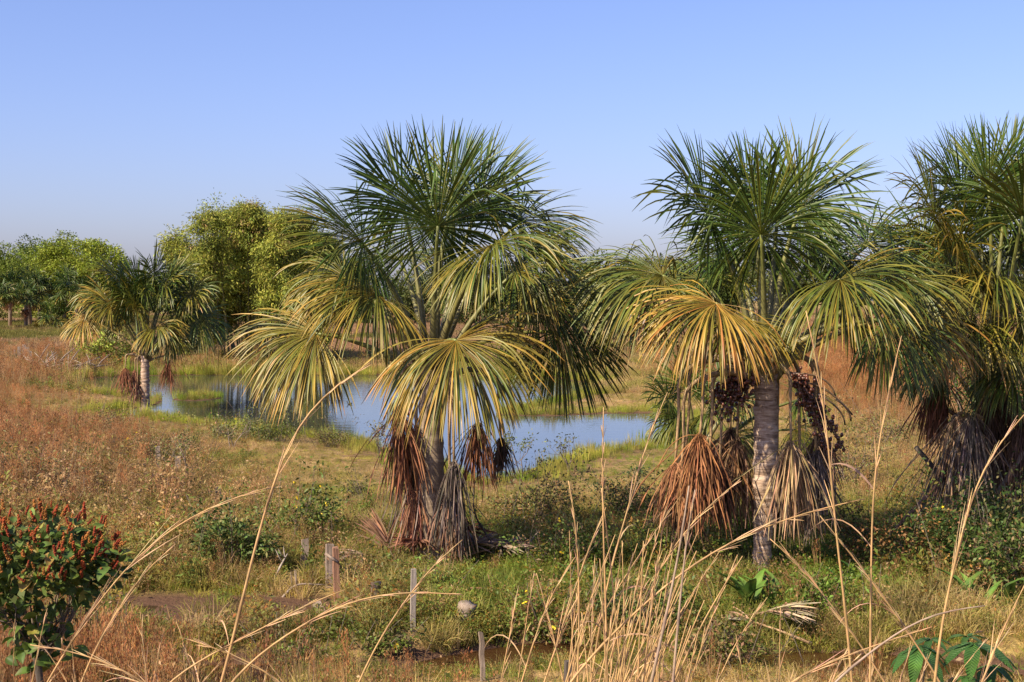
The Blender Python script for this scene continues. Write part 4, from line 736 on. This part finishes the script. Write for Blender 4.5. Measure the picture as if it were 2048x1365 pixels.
ST = [
 ([(440,1375),(470,1270),(500,1130),(545,965),(590,840),(640,780),(740,727)], 4.6, 'tall straw stem with one-sided seed head reaching left of the central palm', .0075, .38, 1),
 ([(88,1370),(150,1270),(250,1130),(335,1058),(430,1002),(550,972)], 5.0, 'long straw stem arching right above the red shrub', .0055, .55, 1),
 ([(160,1370),(185,1300),(240,1215),(300,1120),(345,1095)], 4.8, 'short slanting straw stem just below the long arching one', .006, .45, 1),
 ([(310,1375),(400,1318),(480,1280),(560,1240),(640,1190),(690,1180)], 4.6, 'low straw stem slanting right at the lower left', .0055, .4, 1),
 ([(445,1370),(510,1310),(600,1250),(700,1195),(800,1178),(925,1190)], 4.5, 'bent straw stem lying across the pale plank', .006, .35, 1),
 ([(715,1370),(750,1290),(810,1200),(880,1110),(925,1080)], 5.2, 'slanting straw stem crossing in front of the pale plank', .006, .3, 1),
 ([(590,1375),(540,1350),(500,1320),(440,1300),(380,1280)], 4.6, 'short drooping seed head at bottom left centre', .005, .6, 1),
 ([(320,1375),(260,1345),(200,1320),(150,1300),(60,1290)], 4.7, 'straw seed head bent left at the bottom left', .0055, .55, 2),
 ([(1155,1375),(1160,1180),(1150,1010),(1137,962)], 4.5, 'upright forked-top straw stem at the left of the dry clump', .0055, .25, 1),
 ([(1215,1375),(1211,1180),(1204,1000),(1207,815)], 4.6, 'tallest vertical straw stem of the dry clump before the pond', .0055, .2, 1),
 ([(1180,1375),(1215,1150),(1260,1010),(1290,880),(1335,785)], 4.7, 'straw stem of the dry clump curving right in front of the blue water', .005, .3, 2),
 ([(1085,1375),(1130,1240),(1178,1090),(1212,1015)], 4.8, 'slanting stem left of the tallest vertical one', .005, .45, 1),
 ([(1040,1375),(1080,1240),(1120,1150),(1150,1115)], 4.6, 'short stem arching at the left of the dry clump', .005, .3, 1),
 ([(1000,1375),(1025,1240),(1036,1180)], 4.9, 'lone short stem left of the dry clump', .0045, .4, 0),
 ([(1300,1375),(1340,1200),(1370,1040),(1378,972)], 4.2, 'thick grey broken stem leaning in the dry clump', .0085, 0, 1),
 ([(1345,1375),(1360,1200),(1376,1050),(1390,980)], 4.3, 'thick straight stem right of the broken grey one', .0075, .2, 1),
 ([(1120,1375),(1250,1240),(1400,1110),(1500,1062),(1640,1012),(1730,998)], 4.5, 'long stem bending far right in front of the ringed trunk', .006, .3, 1),
 ([(1235,1375),(1300,1160),(1390,1030),(1480,960)], 4.8, 'stem of the dry clump slanting up to the rust brown dead frond', .005, .35, 1),
 ([(1378,1375),(1420,1240),(1475,1110)], 5.0, 'thin stem below the ringed trunk slanting right', .005, .4, 1),
 ([(1430,1375),(1480,1265),(1535,1195)], 5.0, 'short thin stem slanting right toward the fallen frond', .0045, .4, 1),
 ([(1740,1375),(1742,1150),(1745,950),(1772,800),(1803,672)], 4.5, 'very tall vertical stem with narrow seed head right of the fruiting palm', .0055, .3, 2),
 ([(1705,1375),(1690,1200),(1668,1050),(1660,900),(1640,750),(1612,622)], 4.4, 'very tall stem leaning left in front of the fruiting palm', .006, .35, 2),
 ([(1868,1375),(1882,1240),(1920,1080),(1950,960),(1985,885),(2050,828)], 4.3, 'tall golden stem bending right before the right edge palm', .0065, .45, 2),
 ([(1890,1375),(1800,1240),(1720,1130),(1640,1032)], 4.6, 'pale stem leaning left across the very tall stems', .0055, .35, 1),
 ([(1780,1375),(1700,1260),(1600,1125),(1540,1078)], 4.7, 'golden stem leaning left toward the ringed trunk', .0055, .4, 1),
 ([(1640,1375),(1740,1310),(1810,1245),(1870,1216),(1970,1212)], 3.9, 'thick grey-brown dry leaf stalk arching right, bottom right', .007, 0, 0),
 ([(1960,1375),(1995,1280),(2052,1165)], 4.2, 'stem slanting out of the right edge above the saplings', .006, .5, 1),
 ([(1545,1375),(1590,1350),(1650,1330),(1720,1300),(1860,1255)], 4.3, 'low stem slanting right at the bottom of the view', .0055, .4, 1)]
for i, (pts, d, lb, r, hd, nl) in enumerate(ST): stem(pts, d, lb, 200+i, r, hd, nl, group=SG, col=(.30, .22, .16) if 'grey' in lb else STR)
rng = np.random.default_rng(91)
for i in range(62):                                   # the rest of the clump: nobody can tell these apart
    x0 = rng.normal(1235, 80); ln = rng.uniform(110, 330)*(1 if i % 5 else 1.3); sl = rng.normal(.14, .17); d = rng.uniform(4.3, 5.3)
    stem([(x0, 1380), (x0+sl*ln*.6, 1380-ln*.55), (x0+sl*ln*1.25, 1380-ln)], d, 'thin short straw stem in the dense lower part of the dry grass clump', 300+i, rng.uniform(.0035, .006), .3 if i % 2 else 0, 1, group='short stems of the dry clump', nspk=14)
for i in range(26):
    x0 = [rng.uniform(20, 620), rng.uniform(1420, 2040)][i % 2]; ln = rng.uniform(40, 170); sl = rng.normal(.15, .35); d = rng.uniform(4.6, 6)
    stem([(x0, 1380), (x0+sl*ln*.6, 1380-ln*.55), (x0+sl*ln*1.3, 1380-ln)], d, 'thin scattered straw stem rising a little over the bottom edge', 400+i, rng.uniform(.0028, .0045), .45, 1, group='scattered short straw stems', nspk=12)

# ------------------------------------------------------------------ grasses and weeds: instanced ground cover
HID = bpy.data.collections.new('ground_cover_kinds')
def blades(rng, n, h, rad, w, lean, K=3, droop=.6):
    a = Acc(); az = rng.uniform(0, 6.3, n); rr = rad*np.sqrt(rng.random(n)); b = np.stack([rr*np.cos(az), rr*np.sin(az), np.full(n, -.02)], 1); e = nrm(np.stack([np.cos(az)*lean*rng.random(n)+rng.normal(size=n)*lean*.4, np.sin(az)*lean*rng.random(n)+rng.normal(size=n)*lean*.4, np.ones(n)], 1))
    ribbons(a, b, e, h*rng.uniform(.45, 1.1, n), np.full(n, w), droop*rng.uniform(.2, 1.6, n), rng, K=K, C=jitter((1, 1, 1), n, rng, .3, .10)*.85); return a
def proto_short(k): r = np.random.default_rng(500+k); return blades(r, 50, .19, .18, .010, .55)
def proto_tuft(k): r = np.random.default_rng(520+k); return blades(r, 44, .40, .17, .010, .5, 4, .9)
def proto_red(k):
    r = np.random.default_rng(540+k); a = blades(r, 16, 1.1, .13, .009, .16, 4, .15); b = blades(r, 22, .45, .15, .011, .5, 3, .8); a.add(b.V[0], b.Q[0], None, b.C[0]*[.9, 1.1, .9])
    n = 90; az = r.uniform(0, 6.3, n); p = np.stack([.11*np.cos(az)*r.random(n), .11*np.sin(az)*r.random(n), r.uniform(.6, 1.05, n)], 1); leaves(a, p, .07, .014, r, jitter((1.15, .8, .7), n, r, .3)*.8, out=np.tile(UP, (n, 1)), k=.3); return a
def proto_weed(k):
    r = np.random.default_rng(560+k); a = Acc(); tips = []
    for i in range(5):
        d = nrm(np.array([r.normal()*.45, r.normal()*.45, 1])); branch_tree(a, np.array([r.normal()*.05, r.normal()*.05, -.03]), d, .26, .006, r, 1, tips, (.9, .62, .5), .5, 2, .3)
    st = np.array([x[0] for x in tips]); n = 110; i = r.integers(0, len(st), n); pos = st[i]*r.uniform(.35, 1.05, (n, 1))+r.normal(size=(n, 3))*.05; pos[:, 2] = np.maximum(pos[:, 2], .02); C = jitter((1, 1, 1), n, r, .35, .15)*.9; br = r.random(n) < .22; C[br] *= [1.5, .75, .7]; leaves(a, pos, r.uniform(.035, .085, n), .028, r, C, k=1, out=np.tile(UP*.4, (n, 1))); return a
def proto_twig(k):
    r = np.random.default_rng(580+k); a = Acc(); tips = []
    for i in range(4):
        d = nrm(np.array([r.normal()*.4, r.normal()*.4, 1])); branch_tree(a, np.array([r.normal()*.05, r.normal()*.05, -.03]), d, .32, .005, r, 2, tips, (1, .85, .75), .5, 2, .3)
    st = np.array([x[0] for x in tips]); n = 50; i = r.integers(0, len(st), n); leaves(a, st[i]+r.normal(size=(n, 3))*.05, r.uniform(.03, .07, n), .025, r, jitter((1, .9, .7), n, r, .4)*.9); return a
def proto_reed(k): r = np.random.default_rng(600+k); return blades(r, 36, .5, .2, .012, .2, 3, .3)
def proto_far(k): r = np.random.default_rng(620+k); return blades(r, 60, .45, .6, .04, .4, 2, .4)
def kind_coll(nm, fn, n):
    c = bpy.data.collections.new(nm); m = []
    for k in range(n):
        me = fn(k).mesh(nm); me.materials.append(M_grass); o = bpy.data.objects.new('%s_%02d' % (nm, k), me); c.objects.link(o)
    return c
def scatter(name, coll, ncoll, pos, scl, tint, label, cat, seed, tiltamt=.12):
    rng = np.random.default_rng(seed); N = len(pos); me = bpy.data.meshes.new(name); me.vertices.add(N); me.vertices.foreach_set('co', pos.astype(np.float32).ravel())
    def at_(nm, ty, key, arr): a = me.attributes.new(nm, ty, 'POINT'); a.data.foreach_set(key, np.ascontiguousarray(arr).ravel())
    at_('rot', 'FLOAT_VECTOR', 'vector', np.stack([rng.normal(size=N)*tiltamt, rng.normal(size=N)*tiltamt, rng.uniform(0, 6.28, N)], 1).astype(np.float32)); at_('scl', 'FLOAT_VECTOR', 'vector', scl.astype(np.float32))
    at_('tint', 'FLOAT_COLOR', 'color', np.concatenate([tint, np.ones((N, 1))], 1).astype(np.float32)); at_('kind_index', 'INT', 'value', rng.integers(0, ncoll, N).astype(np.int32)); me.update()
    o = bpy.data.objects.new(name, me); COL.objects.link(o); tag(o, label, cat, None, 'stuff'); me.materials.append(M_grass)
    ng = bpy.data.node_groups.new(name, 'GeometryNodeTree'); ng.interface.new_socket('Geometry', in_out='INPUT', socket_type='NodeSocketGeometry'); ng.interface.new_socket('Geometry', in_out='OUTPUT', socket_type='NodeSocketGeometry')
    N_, L = ng.nodes.new, ng.links.new; gi, go = N_('NodeGroupInput'), N_('NodeGroupOutput'); ip = N_('GeometryNodeInstanceOnPoints'); ci = N_('GeometryNodeCollectionInfo'); ci.inputs['Collection'].default_value = coll; ci.inputs['Separate Children'].default_value = True; ci.inputs['Reset Children'].default_value = True
    def na(nm, ty): q = N_('GeometryNodeInputNamedAttribute'); q.data_type = ty; q.inputs[0].default_value = nm; return q.outputs[0]
    L(gi.outputs[0], ip.inputs['Points']); L(ci.outputs[0], ip.inputs['Instance']); ip.inputs['Pick Instance'].default_value = True; L(na('kind_index', 'INT'), ip.inputs['Instance Index'])
    e2r = N_('FunctionNodeEulerToRotation'); L(na('rot', 'FLOAT_VECTOR'), e2r.inputs[0]); L(e2r.outputs[0], ip.inputs['Rotation']); L(na('scl', 'FLOAT_VECTOR'), ip.inputs['Scale']); L(ip.outputs[0], go.inputs[0])
    md = o.modifiers.new('scatter', 'NODES'); md.node_group = ng; return o
rng = np.random.default_rng(77)
N = 112000; d0, d1 = 12., 112.; u = rng.random(N); Y = (math.sqrt(d0)+u*(math.sqrt(d1)-math.sqrt(d0)))**2; X = rng.uniform(-.46, .46, N)*Y; Z = height(X, Y); sf = sdf(X, Y)
qx, qy = proj(X, Y, Z)
# what grows where: (centre px, centre py, reach x, reach y, kind, weight); kinds: 0 short, 1 tuft, 2 red, 3 weed, 4 twig, 5 reed
ZONES = [(60,840,260,120,2,2.8), (40,960,200,90,2,1.0), (300,1000,380,180,4,1.6), (250,930,400,170,3,1.0), (250,930,400,170,1,1.3), (500,1050,300,140,1,1.2), (680,1000,230,130,0,3.0), (700,950,300,90,1,1.6), (250,1120,300,90,3,1.2),
 (300,1400,380,70,2,1.6), (40,1370,160,90,2,1.6), (350,1300,300,80,0,1.5), (350,1330,350,70,3,1.2), (980,1180,200,70,0,5), (900,1300,300,90,3,1.6), (1080,1010,180,90,4,1.2), (1100,1080,260,120,3,2.8), (1150,940,260,45,0,5), (1220,790,190,50,1,4), (1150,1180,200,120,3,1.8),
 (1720,760,260,70,2,5.0), (1760,900,220,110,4,2.4), (1760,930,220,110,1,1.6), (1650,1150,160,110,0,5), (1900,1100,260,120,3,3), (1950,1280,260,90,1,1.6), (1600,1290,240,70,0,3.5), (1350,1250,240,90,3,2), (900,760,700,40,1,1.0), (100,700,320,60,1,2.2), (900,690,600,50,1,2.2)]
wt = np.tile(np.array([1.1, .6, .02, .45, .2, 0.]), (N, 1))
for (cx, cy, rx, ry, k, w) in ZONES: wt[:, k] += w*np.exp(-((qx-cx)/rx)**2*1.5-((qy-cy)/ry)**2*1.5)
for k in range(5): wt[:, k] *= np.exp(1.1*wob(X, Y, .45, k*2.7)+.7*wob(X, Y, 1.3, k*1.9))
edge = np.exp(-((sf+.4)/.7)**2)*(Y > 30); wt[:, 5] = np.where(Y > 75, 2.5, 4)*edge; wt[:, :5] *= (1-.75*edge*(Y > 30))[:, None]
wt[:, 2:4] *= (1-.8*np.exp(-((sf+1)/2.5)**2)*(Y > 30))[:, None]
ck = np.cumsum(wt/wt.sum(1, keepdims=True), 1); kind = (rng.random(N)[:, None] > ck).sum(1)
mud = (np.exp(-((qx-420)/260)**2-((qy-1228)/42)**2) > .33); pud = (Z < PUD+.01) & (Y < 21) | (Z < -.14) & (Y < 23)
wet = (X > -4) & (X < 7) & (Y > 15.8) & (Y < 19.4); ok = ~(wet & (rng.random(N) < .72)) & ~(mud & (rng.random(N) < .96)) & ~pud & (sf < np.where(kind == 5, .1, -.1)) & ~((Y < 14.5) & (rng.random(N) < .35))
dist_t = np.min([np.hypot(X-q[0], Y-q[1]) for q in (pc, pr, p3, pl)], 0); ok &= dist_t > .35
for q in POSTS: ok &= ~((np.abs(X-q[0]) < .28) & (Y > q[1]-1.5) & (Y < q[1]+.12))
sc = rng.uniform(.7, 1.3, N)*(1+.006*np.maximum(0, Y-25)); sc *= np.exp(.25*wob(X, Y, .8, 5))*np.where(wet, .6, 1)*np.where((rng.random(N) < .05) & (kind > 2), 1.8, 1)
cover = [('short_grass', proto_short, 6, 'short yellow-green grass covering the open ground', [(.16, .20, .028), (.24, .225, .042), (.31, .245, .075)]), ('tufted_grass', proto_tuft, 6, 'knee-high tan and olive grass tufts across the field', [(.22, .20, .05), (.29, .22, .08), (.34, .24, .12)]),
 ('red_grass', proto_red, 5, 'tall orange-red dry grass on the slopes and at the lower left', [(.38, .225, .105), (.40, .27, .14), (.34, .19, .085)]), ('field_weeds', proto_weed, 8, 'low leafy green and brown weeds across the field', [(.08, .11, .025), (.115, .125, .03), (.15, .13, .045)]),
 ('dry_twigs', proto_twig, 6, 'dry brown twiggy weeds among the grass', [(.25, .17, .095), (.30, .21, .12), (.17, .14, .05)]), ('pond_reeds', proto_reed, 5, 'bright green reeds fringing the pond', [(.20, .22, .03), (.25, .22, .05), (.13, .18, .02)])]
gr = ss(-.3, .5, wob(X, Y, .33, 9.))
for k, (nm, fn, n, lb, cols) in enumerate(cover):
    m = ok & (kind == k); pn = np.digitize(wob(X[m], Y[m], .55, 11.)+.6*wob(X[m], Y[m], 1.7, 3.)+rng.normal(size=m.sum())*.22, [-.25, .3]); c = (1.3 if k == 2 else 1.7 if k == 4 else 2.3 if k == 3 else 1.95)*np.array(cols)[pn]*rng.uniform(.8, 1.15, (m.sum(), 1))*np.exp(.22*wob(X[m], Y[m], .9, 6.))[:, None]
    fresh = (np.exp(-((qx[m]-990)/260)**2-((qy[m]-1185)/95)**2)+np.exp(-((qx[m]-1640)/260)**2-((qy[m]-1150)/140)**2)+.8*np.exp(-((qx[m]-1170)/260)**2-((qy[m]-935)/50)**2)+.45*np.exp(-((qx[m]-700)/220)**2-((qy[m]-1030)/90)**2))[:, None]
    if k in (0, 1, 3): c = c*(1-.75*np.clip(fresh, 0, 1)) + .75*np.clip(fresh, 0, 1)*np.array([.19, .30, .038])
    org = (np.exp(-((qx[m]-1720)/230)**2-((qy[m]-760)/70)**2))[:, None]
    if k in (1, 2): c = c*(1-.6*np.clip(org, 0, 1)) + .6*np.clip(org, 0, 1)*np.array([.58, .33, .13])
    s = sc[m]*(np.where(Y[m] < 18, .72, np.where(Y[m] > 30, .85, .55)) if k == 2 else ((.6+.35*ss(-2.5, -6, X[m])*(Y[m] > 26)) if k == 4 else (.72+.3*ss(-2.5, -6, X[m])*(Y[m] > 26)) if k == 3 else np.where(Y[m] < 82, .55, .9) if k == 5 else 1)); near = 1-.7*ss(-13, -2, sf[m])*(Y[m] < 75)*(k != 5); s = s*near; zs = s*(1 if k != 0 else np.clip(.7+.6*gr[m], .6, 1.2))
    scatter(nm, kind_coll(nm, fn, n), n, np.stack([X[m], Y[m], Z[m]-.01], 1), np.stack([s, s, zs], 1), c, lb, 'grass' if 'grass' in nm or 'reed' in nm else 'weeds', 700+k)
# the far field
N = 26000; u = rng.random(N); Y = 100+320*u**1.3; X = rng.uniform(-.48, .48, N)*Y; Z = height(X, Y); ok = sdf(X, Y) < -.3; X, Y, Z = X[ok], Y[ok], Z[ok]; n = len(X); g = ss(-.2, .5, wob(X, Y, .05, 2.)+.5*wob(X, Y, .21, 4.)+np.where(X < -45, .5, -.25))[:, None]
c = ((1-g)*np.array([.46, .29, .16])+g*np.array([.21, .20, .05]))*rng.uniform(.7, 1.25, (n, 1)); s = rng.uniform(.7, 1.4, n); scatter('far_grass', kind_coll('far_grass', proto_far, 4), 4, np.stack([X, Y, Z], 1), np.stack([s, s, s], 1), c, 'pinkish tan and green grass of the far field beyond the pond', 'grass', 760, .05)
